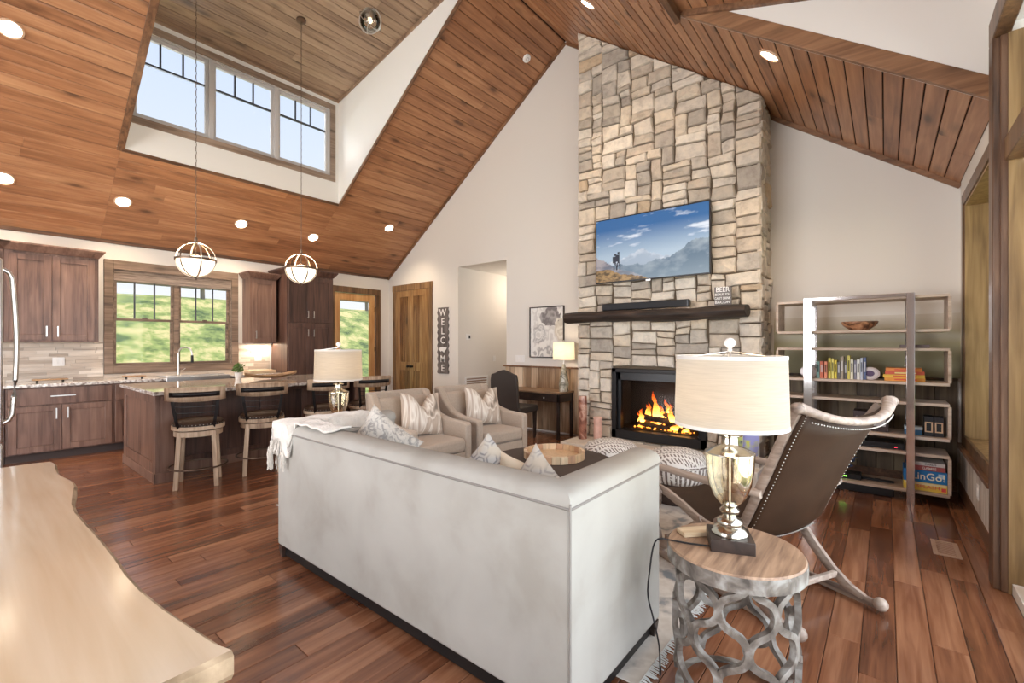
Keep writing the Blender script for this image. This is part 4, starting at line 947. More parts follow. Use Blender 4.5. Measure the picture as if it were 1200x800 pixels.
# things on the island
M['leaf'] = plain('herb_leaf', (.13, .22, .06), .6, noise=.4, nscale=30)
t = thing('potted_herb', 'small green bushy herb in white pot on the island', 'potted plant', (2.42, 6.80, .925))
MB().lathe([(.036, 0), (.05, .09), (.046, .09), (.034, .02)], 18, capt=True).build('pot', 'white', t, smooth=40)
b = MB(); rp = random.Random(8)
for i in range(150):
    a = rp.uniform(0, 2*pi); rr = rp.uniform(0, .085); z = .09+rp.uniform(.0, .13)*(1-rr*4)+.01; c = Vector((rr*cos(a), rr*sin(a), z)); d = Vector((rp.uniform(-1, 1), rp.uniform(-1, 1), rp.uniform(-.3, 1))).normalized()*.024; s_ = d.cross(Vector((rp.uniform(-1, 1), rp.uniform(-1, 1), rp.uniform(-1, 1)))).normalized()*.010
    b.add([c-d, c+s_, c+d, c-s_], [(0, 1, 2, 3)])
for i in range(14): a = i*.9; b.tube([(0, 0, .07), (.05*cos(a), .05*sin(a), .15)], .0015, 3)
b.build('foliage', 'leaf', t)
t = thing('dough_bowl', 'long boat-shaped carved wooden bowl on the island', 'bowl', (2.75, 6.55, .925), .12)
rows = []
for i in range(17):
    u = -1+2*i/16; w = .13*math.sqrt(max(0, 1-u*u))+.002; zb = .012+.045*u*u
    rows.append([(u*.36, w*k/4, zb+(.07-.02*(1-u*u)-.012+.03*abs(u)**3-.045*u*u)*(abs(k)/4)**2.2) for k in range(-4, 5)])
MB().grid(rows).build('bowl', 'woodtray', t, smooth=60, solid=.008)

# ------------------------------------------------------------------ counter stools
def make_stool(label):
    t = thing('counter_stool', label, 'stool', (0, 0, 0), 0, 'swivel stools along the island'); LW = 'lightwood'
    for k in range(4):
        a = pi/4+k*pi/2; c, s_ = cos(a), sin(a); b = MB()
        w = .02; b.hexa([(c*.235-w, s_*.235-w, 0), (c*.235+w, s_*.235-w, 0), (c*.235+w, s_*.235+w, 0), (c*.235-w, s_*.235+w, 0)], [(c*.195-w, s_*.195-w, .55), (c*.195+w, s_*.195-w, .55), (c*.195+w, s_*.195+w, .55), (c*.195-w, s_*.195+w, .55)]); b.T = None
        b.build('leg', LW, t, bevel=.004)
    MB().lathe([(.165, .50), (.205, .50), (.205, .55), (.165, .55)], 28, capb=False, capt=False).build('apron_ring', LW, t, smooth=30)
    MB().tube([(.245*cos(k*pi/14), .245*sin(k*pi/14), .19) for k in range(28)], .009, 8, closed=True).build('foot_ring', 'dkmetal', t, smooth=60)
    MB().lathe([(.20, .562), (.215, .565), (.215, .605), (.2, .61)], 28).build('swivel_band', 'blackm', t, smooth=30)
    b = MB(); b.lathe([(.206, .562), (.224, .562), (.224, .60), (.206, .60)], 28, capb=False, capt=False); b.build('seat_rim', LW, t, smooth=30)
    MB().lathe([(.21, .60), (.215, .625), (.19, .65), (.10, .662), (.001, .665)], 28, capt=False).build('seat', 'leather', t, smooth=60)
    b = MB()
    for k in range(44): a = k*2*pi/44; b.ball((.215*cos(a), .215*sin(a), .614), .0045, 5)
    b.build('nailheads', 'nail', t, smooth=60, kind='stuff')
    for s_ in (-1, 1):   # iron side straps of the back (back is on -y)
        b = MB(); b.tube([(s_*.14, -.165, .585), (s_*.155, -.21, .66), (s_*.175, -.235, .80), (s_*.19, -.25, .95)], .019, 4, flat=.3, up=(0, 1, 0), ph=.5); b.build('back_post', 'blackm', t)
    arc = lambda r_, z, x: [(x*sin(q), -.15-r_*cos(q)+.0, z) for q in [R(a) for a in range(-50, 51, 10)]]
    for z in (.74, .80): 
        b = MB(); b.tube([(.17*k/5, -.215-.035*(1-(k/5)**2)-(z-.74)*.15, z) for k in range(-5, 6)], .009, 4, flat=.5, ph=.5, up=(0, 0, 1)); b.build('back_bar', 'blackm', t)
    rows = []
    for k in range(-8, 9):
        u = k/8; y = -.245-.055*(1-u*u)+.04*abs(u)**4; x = .235*u; dz = .012*(1-u*u)
        rows.append([(x, y, .865-dz), (x, y-.012, .93), (x, y-.02, .985+dz*.6)])
    b = MB().grid(rows); b.build('back_rail', LW, t, smooth=60, solid=.028)
    b = MB(); rows = []
    for k in range(-6, 7): u = k/6; y = -.270-.055*(1-u*u); rows.append([(.20*u, y-.004, .900), (.20*u, y-.008, .945)])
    MB().grid(rows).build('strap', 'blackm', t, solid=.006, smooth=60)
    return t
st0 = make_stool('counter stool at the island corner, nearest the camera')
st0.location = (1.535, 5.335, 0); st0.rotation_euler = (0, 0, R(-22))
dup(st0, (2.14, 5.345, 0), R(-20), 'second counter stool along the island from the left corner')
dup(st0, (2.86, 5.36, 0), R(-12), 'third counter stool, partly behind the pale side lamp shade')
dup(st0, (3.46, 5.36, 0), R(-12), 'last counter stool at the far end, right of lamp shade')

# ------------------------------------------------------------------ soft things
def cushion(w, h, t, n=14, pinch=.10, chop=0):
    """square pillow standing in local xz, thickness along y"""
    vs = []; fs = []; N = n+1
    for side in (1, -1):
        for j in range(N):
            for i in range(N):
                u = -1+2*i/n; v = -1+2*j/n; k = max(0, (1-abs(u)**2.4)*(1-abs(v)**2.4))**.55
                x = w/2*u*(1-pinch*(1-v*v)*abs(u)**2); z = h/2*v*(1-pinch*(1-u*u)*abs(v)**2)
                if chop and v > -.2: g_ = math.exp(-(u/.30)**2)*((v+.2)/1.2)**1.5; z -= chop*h*g_; k *= 1-.45*g_; x *= 1-.10*((v+.2)/1.2)
                vs.append((x, -side*t/2*k, z))
    for s in range(2):
        for j in range(n):
            for i in range(n):
                a = s*N*N+j*N+i; q = (a, a+1, a+N+1, a+N); fs.append(q if s == 0 else q[::-1])
    # stitch rims
    rim = [(0, i) for i in range(N)] + [(j, n) for j in range(1, N)] + [(n, i) for i in range(n-1, -1, -1)] + [(j, 0) for j in range(n-1, 0, -1)]
    for k in range(len(rim)):
        a = rim[k]; c = rim[(k+1) % len(rim)]; A = a[0]*N+a[1]; B = c[0]*N+c[1]; fs.append((A, N*N+A, N*N+B, B))
    return MB().add(vs, fs)
def hexmat(name, base, line, sc=14):
    m, n, l, b = mat(name); tc = n.new('ShaderNodeTexCoord'); sp = n.new('ShaderNodeSeparateXYZ'); l.new(tc.outputs['Object'], sp.inputs[0])
    def mt(op, a, c=None, d=None):
        q = n.new('ShaderNodeMath'); q.operation = op
        for i, v in enumerate((a, c, d)):
            if v is None: continue
            if isinstance(v, (int, float)): q.inputs[i].default_value = v
            else: l.new(v, q.inputs[i])
        return q.outputs[0]
    x = mt('MULTIPLY', sp.outputs['X'], sc); z = mt('MULTIPLY', sp.outputs['Z'], sc)
    def dist(ox, oz):
        a = mt('ABSOLUTE', mt('SUBTRACT', mt('PINGPONG', mt('ADD', x, ox), .866), 0)); c = mt('PINGPONG', mt('ADD', z, oz), 1.5)
        return mt('MAXIMUM', a, mt('ADD', mt('MULTIPLY', a, .5), mt('MULTIPLY', c, .866)))
    d = mt('MINIMUM', dist(0, 0), dist(.866, 1.5))
    r = ramp(n, [(0, base), (.50, base), (.56, line), (.70, line), (.76, [c*.9 for c in base]), (1, base)]); l.new(d, r.inputs[0])
    x2 = n.new('ShaderNodeTexNoise'); x2.inputs['Scale'].default_value = 9; l.new(tc.outputs['Object'], x2.inputs['Vector'])
    mx = n.new('ShaderNodeMix'); mx.data_type = 'RGBA'; rr = ramp(n, [(.45, (0, 0, 0)), (.62, (1, 1, 1))]); l.new(x2.outputs['Fac'], rr.inputs[0]); l.new(rr.outputs[0], mx.inputs[0])
    l.new(r.outputs[0], mx.inputs[6]); mx.inputs[7].default_value = (.56, .50, .41, 1); l.new(mx.outputs[2], b.inputs['Base Color']); b.inputs['Roughness'].default_value = .75
    return m
M['hex'] = hexmat('hexagon_fabric', (.52, .50, .47), (.25, .24, .25), 24)
M['hex2'] = hexmat('pale_hexagon_fabric', (.55, .52, .47), (.36, .34, .32), 24)
M['lace'] = speckle('lace_fabric', [(.38, (.33, .31, .29)), (.48, (.54, .51, .46)), (.56, (.62, .58, .52))], 24, .8, 3, .3, 1.6)
M['marb'] = speckle('marbled_velvet', [(.40, (.25, .20, .16)), (.46, (.56, .46, .37)), (.53, (.82, .76, .68)), (.58, (.50, .40, .32)), (.7, (.66, .56, .46))], 2.6, .6, 2, .1, 1.4, mapping=(2.2, 1, .7))
M['mud'] = None
def pillow(name, label, loc, rot, w, h, t, m, group=None, chop=0):
    o = cushion(w, h, t, 22 if chop else 14, .10, chop).build(name, m, smooth=80); o.location = loc; o.rotation_euler = rot; tag(o, label, 'cushion', group); return o

# ------------------------------------------------------------------ sofa
SX0, SX1, SY0, SY1, SH = 1.335, 2.14, .838, 3.09, .872
t = thing('sofa', 'long pale grey velvet tuxedo sofa seen from behind', 'sofa', (SX0, SY0, 0)); L_ = SY1-SY0; D_ = SX1-SX0
def soft_box(b, x0, x1, y0, y1, z0, z1): return b.box(x0, x1, y0, y1, z0, z1)
MB().ngon([(0, 0, .085), (D_, 0, .085), (D_, .17, .085), (.17, .17, .085), (.17, L_-.17, .085), (D_, L_-.17, .085), (D_, L_, .085), (0, L_, .085)], (0, 0, SH-.13)).build('upholstered_frame', 'sofa', t, bevel=.012)
rows = []                                            # rounded top roll swept round back and arms, mitred at the corners
for a in range(9):
    q = a/8; off = .085-.088*cos(pi*q); zz = SH-.05+.062*sin(pi*q)**.6; rr = []
    cs = [(D_+.002, off), (off, off), (off, L_-off), (D_+.002, L_-off)]
    for k in range(3):
        nseg = 10
        for m_ in range(nseg): rr.append((cs[k][0]+(cs[k+1][0]-cs[k][0])*m_/nseg, cs[k][1]+(cs[k+1][1]-cs[k][1])*m_/nseg, zz))
    rr.append((*cs[3], zz)); rows.append(rr)
b = MB().grid(rows); b.add([r_[0] for r_ in rows], [tuple(range(9))]); b.add([r_[-1] for r_ in rows], [tuple(range(9))]); b.build('top_roll', 'sofa', t, smooth=50)
b = MB(); b.tube([(-.003, 0, SH-.048), (-.003, L_, SH-.048)], .005, 6); b.tube([(0, -.003, SH-.048), (D_, -.003, SH-.048)], .005, 6); b.tube([(-.003, -.003, .08), (-.003, -.003, SH-.03)], .005, 6); b.tube([(.15, .045, SH-.0), (D_-.01, .045, SH+.0)], .005, 6); b.build('piping', 'pipe', t, smooth=60)
MB().box(.172, D_-.02, .172, L_-.172, .075, .28).build('base', 'sofa', t, bevel=.01)
for i in range(2):
    w = (L_-.344)/2; y0 = .172+i*w
    MB().box(.30, D_+.0, y0+.004, y0+w-.004, .285, .46).build('seat_cushion', 'sofa', t, bevel=.04, seg=3)
    o = MB().box(.18, .36, y0+.006, y0+w-.006, .465, .80).build('back_cushion', 'sofa', t, bevel=.05, seg=3)
MB().box(.03, D_-.03, .03, L_-.03, .012, .083).build('plinth', 'blackm', t)  # black inset block added to darken the shaded gap under the sofa
for x, y in ((.004, .004), (D_-.05, .004), (.004, L_-.05), (D_-.05, L_-.05)):
    MB().hexa([(x+.008, y+.008, 0), (x+.036, y+.008, 0), (x+.036, y+.036, 0), (x+.008, y+.036, 0)], [(x, y, .075), (x+.045, y, .075), (x+.045, y+.045, .075), (x, y+.045, .075)]).build('leg', 'darkwood', t)
pillow('lace_pillow', 'grey and cream lace-patterned pillow at the left end of sofa', (1.82, 2.66, .68), (R(-10), R(34), R(-62)), .44, .44, .15, 'lace')
pillow('hexagon_pillow', 'grey hexagon-patterned pillow, pointed up mid sofa', (1.93, 1.76, .60), (R(-10), R(42), R(-72)), .40, .40, .15, 'hex')
pillow('hexagon_pillow', 'paler hexagon pillow nearest the sofa right arm', (1.88, 1.38, .60), (R(-14), R(34), R(-100)), .40, .40, .15, 'hex2')
pillow('cream_pillow', 'plain cream pillow lying between the hexagon pillows', (1.99, 1.56, .60), (R(20), R(20), R(-70)), .34, .34, .12, plain('cream_velvet', (.66, .54, .40), .8))
# throw draped over the left corner
M['throw'] = plain('cream_throw', (.74, .69, .62), .95, bump=.8, bscale=90, sheen=.4, noise=.08, nscale=30)
def drape(a, c):
    """cloth coordinate to surface: a from the back edge inward (X), c outwards past the left end (Y)"""
    x, y, z = SX0+a, SY1+c, SH+.022
    wx = wy = 0
    if a < 0: x = SX0-.016-.01*abs(sin(c*30)); wx = -a
    if c > 0: y = SY1+.018+.012*abs(sin(a*26)); wy = c
    z -= max(0, max(wx, wy) if (a < 0 and c > 0) else wx+wy)
    if a < 0 and c > 0: k = (wx+wy)*.35; x = SX0-.018-k*.12; y = SY1+.02+k*.12
    z += .006*sin(a*31+c*14)+.004*sin(c*47)
    if a > .17 and c < -.17: z -= min(.1, (a-.17)*.45)
    return (x, y, z)
rows = []
for i in range(41):
    c = -.62+.84*i/40; lo = -.16-.05*sin(i*.4) if c > -.22 else -.0-.10*max(0, (c+.30)/.08)
    if c < -.22: lo = .01
    hi = .62 if c > -.17 else .62-.46*min(1, (-.17-c)/.04)
    rows.append([drape(lo+(hi-lo)*j/40, c) for j in range(41)])
th = MB().grid(rows).build('throw_blanket', 'throw', smooth=80, solid=.012); tag(th, 'cream knitted throw with fringe over left corner of the sofa', 'blanket')
b = MB(); rf = random.Random(9)
ends = [rows[-1][j] for j in range(0, 41)] + [rows[i][0] for i in range(22, 41)]
for p in ends:
    for k in range(4):
        q = Vector(p)+Vector((rf.uniform(-.008, .008), rf.uniform(-.010, .010), 0)); L = rf.uniform(.05, .11)
        b.tube([q+Vector((0, 0, .01)), q+Vector((rf.uniform(-.01, .004), rf.uniform(-.006, .012), -L*.5)), q+Vector((rf.uniform(-.012, .006), rf.uniform(-.008, .014), -L))], .0035, 4)
b.build('fringe', 'throw', th, kind='stuff')

# ------------------------------------------------------------------ table lamps and side tables
M['merc'] = plain('mercury_glass', (.56, .53, .46), .16, 1, noise=.25, nscale=12)
M['amber'] = None
m = bpy.data.materials.new('smoked_gold_glass'); m.use_nodes = True; n = m.node_tree.nodes; l = m.node_tree.links; n.clear()
o = n.new('ShaderNodeOutputMaterial'); mx = n.new('ShaderNodeMixShader'); tr = n.new('ShaderNodeBsdfTransparent'); tr.inputs[0].default_value = (.90, .84, .70, 1); g = n.new('ShaderNodeBsdfGlossy'); g.inputs[0].default_value = (.95, .90, .80, 1); g.inputs['Roughness'].default_value = .06
lw = n.new('ShaderNodeLayerWeight'); lw.inputs[0].default_value = .42; tc = n.new('ShaderNodeTexCoord'); nz = n.new('ShaderNodeTexNoise'); nz.inputs['Scale'].default_value = 26; nz.inputs['Detail'].default_value = 6; l.new(tc.outputs['Object'], nz.inputs['Vector'])
ad = n.new('ShaderNodeMath'); ad.operation = 'MULTIPLY_ADD'; ad.inputs[1].default_value = .22; l.new(nz.outputs['Fac'], ad.inputs[0]); l.new(lw.outputs['Facing'], ad.inputs[2]); ad.use_clamp = True
l.new(ad.outputs[0], mx.inputs[0]); l.new(tr.outputs[0], mx.inputs[1]); l.new(g.outputs[0], mx.inputs[2]); l.new(mx.outputs[0], o.inputs[0]); M['amber'] = m
def table_lamp(label, loc, rz=0, pw=2.6, warm=(1, .74, .45)):
    t = thing('table_lamp', label, 'lamp', loc, rz)
    MB().box(-.078, .078, -.078, .078, 0, .048).build('plinth', 'darkwood', t, bevel=.002)
    MB().lathe([(.066, .048), (.068, .058), (.058, .074), (.044, .084), (.048, .094), (.046, .104), (.030, .114), (.022, .122), (.034, .132), (.037, .142), (.026, .154), (.018, .160)], 32).build('foot', 'merc', t, smooth=50)
    MB().lathe([(.020, .158), (.036, .166), (.060, .196), (.078, .245), (.086, .30), (.089, .345), (.090, .366)], 36, capb=False, capt=False).build('glass_urn', 'amber', t, smooth=60)
    MB().lathe([(.091, .364), (.091, .370), (.062, .384), (.034, .396), (.030, .406), (.030, .428), (.046, .436), (.048, .442), (.024, .450), (.008, .456)], 32).build('shoulder', 'merc', t, smooth=50)
    b = MB(); b.cyl((0, 0, .16), (0, 0, .37), .004, n=8); b.build('inner_rod', 'nickel', t)
    MB().cyl((0, 0, .448), (0, 0, .49), .011, n=12).build('socket', 'dkmetal', t, smooth=40)
    b = MB(); b.tube([(.0, .0, .47)]+[(.06*sin(q*pi/8), 0, .62-.15*cos(q*pi/8)) for q in range(9)], .0022, 5); b.tube([(.0, .0, .47)]+[(-.06*sin(q*pi/8), 0, .62-.15*cos(q*pi/8)) for q in range(9)], .0022, 5); b.build('harp', 'nickel', t)
    s_ = MB(); s_.lathe([(.205, .478), (.198, .745)], 48, capb=False, capt=False); s_ = s_.build('shade', 'shade', t, smooth=60)
    b = MB(); b.lathe([(.2065, .474), (.2055, .488)], 48, capb=False, capt=False); tape = plain('shade_tape', (.62, .59, .55), .8); b.build('shade_trim', tape, s_, smooth=60); b = MB(); b.lathe([(.1995, .734), (.1988, .748)], 48, capb=False, capt=False); b.build('shade_trim', tape, s_, smooth=60)
    b = MB()
    for k in range(3): a = k*2*pi/3; b.cyl((0, 0, .765), (.198*cos(a), .198*sin(a), .742), .002, n=5)
    b.build('spider', 'nickel', s_)
    MB().ball((0, 0, .62), .03, 12).build('bulb', 'glow', t, smooth=60)
    MB().lathe([(.006, .765), (.01, .770), (.006, .776), (.012, .780), (.022, .792), (.022, .802), (.014, .814), (.001, .818)], 14).build('finial', plain('crystal', (.85, .78, .74), .15, coat=.5), t, smooth=50)
    lamp('lamp_light', 'POINT', (0, 0, .60), pw, warm, .04, parent=t)
    return t
table_lamp('large near lamp of gold mercury glass on black plinth, on round lattice table', (1.93, .475, .60), R(22))
table_lamp('far gold glass lamp with drum shade beyond left end of sofa', (2.17, 3.80, .60), R(10), 3.4)
def lattice_table(label, loc):
    t = thing('drum_table', label, 'side table', loc)
    rr, H0, H1 = .205, .012, .555
    MB().lathe([(.238, .557), (.245, .562), (.245, .592), (.240, .600)], 56, capb=True, capt=True).build('top', 'ttop', t, smooth=30)
    MB().lathe([(.226, .535), (.247, .540), (.2475, .585), (.2455, .5935), (.2457, .54)], 56, capb=False, capt=False).build('top_rim', 'lattice', t, smooth=30)
    MB().lathe([(rr-.02, .0), (rr+.012, .0), (rr+.012, .028), (rr-.02, .028)], 48, capb=False, capt=False).build('base_ring', 'lattice', t, smooth=30)
    NC = 7; W_ = 2*pi/NC; Hc = .25; b = MB(); z0 = .56
    def ribbon(P):
        rows = []
        for i, (a, z) in enumerate(P):
            a0, z0_ = P[max(0, i-1)]; a1, z1_ = P[min(len(P)-1, i+1)]; ta, tz = (a1-a0)*rr, z1_-z0_; ln = math.hypot(ta, tz) or 1; na, nz_ = -tz/ln, ta/ln; w = .0115
            bulge = rr+.012*sin(pi*(z/.55))
            q = []
            for sw, dr in ((-1, 0), (1, 0), (1, 1), (-1, 1)):
                aa = a+sw*na*w/rr; zz = z+sw*nz_*w; R_ = bulge+(.011 if dr else -.011); q.append((R_*cos(aa), R_*sin(aa), min(max(zz, .004), .556)))
            rows.append(q+[q[0]])
        b.grid(rows); b.add(rows[0][:4], [(0, 1, 2, 3)]); b.add(rows[-1][:4], [(3, 2, 1, 0)])
    for k in range(NC):
        for sgn in (1, -1):
            for j in range(6):       # each S-curved edge from (col k, row j) to next
                ac = (k+(j % 2)*.5)*W_; za = z0-j*Hc/2+.01; zb_ = z0-(j+1)*Hc/2+.01; ae = ac+sgn*W_/2
                if zb_ < -.02: continue
                P = []
                for i in range(13):
                    u = i/12; a = ac+(ae-ac)*u; z = za+(zb_-za)*u; k2 = sin(2*pi*u)
                    nx_, nz_ = Hc/2, sgn*(-W_/2*rr)*-1; ln = math.hypot(nx_, W_*rr/2)
                    amp = -.013*k2
                    a += sgn*amp*(Hc/2)/ln/rr; z += amp*(W_*rr/2)/ln
                    P.append((a, z))
                P = [p for p in P if p[1] > .0]
                if len(P) > 2: ribbon(P)
    b.build('lattice', 'lattice', t, smooth=35)
    return t
lt = lattice_table('round drum table with grey-washed quatrefoil lattice and wood top, foreground', (1.93, .46, 0))
dup(lt, (2.17, 3.80, 0), R(10), 'round lattice side table hidden beyond left end of sofa')
wb_ = MB().box(-.075, .075, -.032, .032, 0, .018).build('wood_block', wood('pale_block', (.50, .36, .22), (.68, .52, .34), (.80, .66, .48), 0, 2, .5), bevel=.002)
wb_.location = (1.965, .61, .6005); wb_.rotation_euler = (0, 0, R(-42)); tag(wb_, 'thin pale wooden block behind the lamp plinth on drum table', 'coaster')
cdp = MB().tube(spline([(1.875, .50, .606), (1.84, .60, .604), (1.82, .66, .606), (1.813, .715, .600), (1.812, .738, .56), (1.808, .75, .47), (1.81, .76, .36), (1.82, .74, .26), (1.83, .72, .15), (1.84, .72, .03), (1.9, .74, .02)]), .0035, 8).build('lamp_cord', 'blackp', smooth=60); tag(cdp, 'thin black cord running off the drum table beside sofa arm', 'cord')
# small lamp on the desk
t = thing('desk_lamp', 'small lit lamp on marble spike base standing on the desk', 'lamp', (5.75, 3.72, .695))
M['marble'] = speckle('green_marble', [(.35, (.16, .15, .11)), (.5, (.42, .39, .30)), (.65, (.68, .64, .54))], 9, .25, 5, 0, 2.0)
MB().lathe([(.07, 0), (.072, .02), (.065, .03), (.075, .10), (.06, .22), (.035, .34), (.015, .41)], 20).build('base', 'marble', t, smooth=50)
s_ = MB().lathe([(.165, .475), (.155, .735)], 36, capb=False, capt=False).build('shade', shade_mat('bright_linen', (.92, .86, .74), 0), t, smooth=60)
MB().cyl((0, 0, .40), (0, 0, .60), .007, n=8).build('stem', 'nickel', t); MB().ball((0, 0, .61), .03, 10).build('bulb', 'glow', t, smooth=60)
b = MB(); b.lathe([(.008, .74), (.014, .755), (.006, .77)], 10); [b.cyl((0, 0, .742), (.155*cos(a), .155*sin(a), .735), .0018, n=5) for a in (0, 2.09, 4.19)]; b.build('finial', 'nickel', t); b = MB(); b.cyl((0, 0, .58), (0, 0, .745), .003, n=6); b.build('rod', 'nickel', t)
lamp('lamp_light', 'POINT', (0, 0, .61), 6, (1, .78, .5), .04, parent=t)
# ------------------------------------------------------------------ desk and chair
t = thing('writing_desk', 'dark narrow writing desk with one drawer along the panelled wall', 'desk', (5.75, 4.33, 0)); DH = .695; dw_, dd = .65, .20
MB().box(-dd-.01, dd+.01, -dw_-.01, dw_+.01, DH-.03, DH).build('top', wood('desk_top', (.12, .07, .04), (.30, .19, .11), (.44, .30, .18), 1, 1.5, .45), t, bevel=.004)
b = MB(); b.box(-dd+.005, -dd+.03, -dw_, dw_, DH-.15, DH-.031); b.box(dd-.03, dd-.005, -dw_, dw_, DH-.15, DH-.031); b.box(-dd, dd, -dw_, -dw_+.03, DH-.15, DH-.031); b.box(-dd, dd, dw_-.03, dw_, DH-.15, DH-.031); b.build('apron', 'darkwood', t, bevel=.002)
for a, c in ((-.62, -.18), (.18, .62)):
    d = MB().box(-dd-.004, -dd+.012, a, c, DH-.14, DH-.04).build('drawer', 'darkwood', t, bevel=.003); MB().ball((-dd-.02, (a+c)/2, DH-.09), .013, 10).build('knob', 'nickel', d, smooth=60)
for x in (-dd+.02, dd-.02):
    for y in (-dw_+.02, dw_-.02): MB().box(x-.02, x+.02, y-.02, y+.02, 0, DH-.031).build('leg', 'darkwood', t, bevel=.003)
t = thing('desk_chair', 'dark brown upholstered camel-back chair pulled up to the desk', 'chair', (5.27, 4.25, 0), R(4))
M['chaird'] = plain('dark_upholstery', (.045, .034, .028), .6, bump=.1, bscale=200)
pts = [(-.24, .46), (-.235, .88), (-.22, .965), (-.15, .985), (-.07, 1.02), (0, 1.035), (.07, 1.02), (.15, .985), (.22, .965), (.235, .88), (.24, .46)]
MB().ngon([(-.25-.05*(z-.46), y, z) for y, z in pts], (-.055, 0, 0)).build('backrest', 'chaird', t, bevel=.015, seg=3)
MB().box(-.25, .24, -.24, .24, .40, .50).build('seat', 'chaird', t, bevel=.025, seg=3)
for x, y in ((-.25, -.2), (-.25, .2), (.2, -.2), (.2, .2)): MB().hexa([(x-.014, y-.014, 0), (x+.014, y-.014, 0), (x+.014, y+.014, 0), (x-.014, y+.014, 0)], [(x-.024, y-.024, .42), (x+.024, y-.024, .42), (x+.024, y+.024, .42), (x-.024, y+.024, .42)]).build('leg', 'darkwood', t)

# ------------------------------------------------------------------ armchairs (face -Y)
def armchair(label, loc, rz):
    t = thing('armchair', label, 'armchair', loc, rz, 'matching linen armchairs'); w = .37; f = 'chairf'
    # outer back, slightly raked, with a framed inner back
    b = MB(); b.hexa([(-w, .30, .12), (w, .30, .12), (w, .40, .12), (-w, .40, .12)], [(-w, .40, .90), (w, .40, .90), (w, .47, .90), (-w, .47, .90)]); b.build('back', f, t, bevel=.02, seg=3)
    b = MB(); b.hexa([(-w+.06, .20, .42), (w-.06, .20, .42), (w-.06, .31, .42), (-w+.06, .31, .42)], [(-w+.06, .32, .84), (w-.06, .32, .84), (w-.06, .405, .84), (-w+.06, .405, .84)]); b.build('back_cushion', f, t, bevel=.035, seg=3)
    for s in (-1, 1):
        prof = [(.42, .12), (.46, .90), (.36, .89), (.26, .74), (.12, .645), (-.05, .61), (-.33, .60), (-.36, .58), (-.36, .12)]
        MB().ngon([(s*w-(.0 if s < 0 else .085), y, z) for y, z in prof], (.085, 0, 0)).build('arm', f, t, bevel=.018, seg=3)
    MB().box(-w+.088, w-.088, -.36, .30, .12, .31).build('base', f, t, bevel=.01)
    MB().box(-w+.09, w-.09, -.375, .22, .315, .45).build('seat_cushion', f, t, bevel=.035, seg=3)
    MB().lathe([(.22, .0), (.22, .03), (.05, .04), (.05, .12)], 28).build('swivel_base', 'darkwood', t, smooth=30)
    return t
ac = armchair('left linen armchair, nearest the kitchen stools', (3.00, 3.66, 0), R(-4))
a2 = dup(ac, (3.86, 3.60, 0), R(-8), 'right linen armchair, nearest the desk')
for (x, y, rz, bb) in ((3.00, 3.66, -4, 'left armchair'), (3.86, 3.60, -8, 'right armchair')):
    c_, s_ = cos(R(rz)), sin(R(rz)); u, v = .07, .10
    pillow('marbled_pillow', 'brown and cream marbled pillow with chopped top on the '+bb, (x+u*c_-v*s_, y+u*s_+v*c_, .665), (R(-16), R(3), R(rz-8)), .50, .46, .19, 'marb', None, .30)

# ------------------------------------------------------------------ ottoman, tray, poufs
t = thing('round_ottoman', 'large round dark brown ottoman before the sofa', 'ottoman', (3.02, 2.08, 0))
M['otto'] = plain('ottoman_hide', (.055, .036, .028), .6, bump=.15, bscale=120)
MB().lathe([(.52, .06), (.55, .08), (.56, .40), (.545, .44), (.50, .465), (.001, .47)], 48, capt=False).build('cushion', 'otto', t, smooth=50); MB().lathe([(.46, 0), (.46, .07)], 32).build('plinth', 'darkwood', t, smooth=40)
t = thing('round_tray', 'round segmented wooden tray on the dark ottoman', 'tray', (3.10, 2.10, .471)); cols = [(.55, .36, .20), (.40, .23, .13), (.66, .48, .30), (.48, .28, .16)]
ws = [wood('tray_wood_%d' % i, [c*.7 for c in k], k, [min(1, c*1.2) for c in k], 2, 2, .4, .2) for i, k in enumerate(cols)]
MB().lathe([(.235, 0), (.235, .014)], 48).build('bottom', ws[0], t)
for k in range(24):
    b = MB(); a0, a1 = k*2*pi/24+.004, (k+1)*2*pi/24-.004
    b.hexa([(r_*cos(a), r_*sin(a), 0) for r_, a in ((.225, a0), (.25, a0), (.25, a1), (.225, a1))], [(r_*cos(a), r_*sin(a), .06) for r_, a in ((.225, a0), (.25, a0), (.25, a1), (.225, a1))]); b.build('stave', ws[(k*3+k//3) % 4], t, bevel=.002)
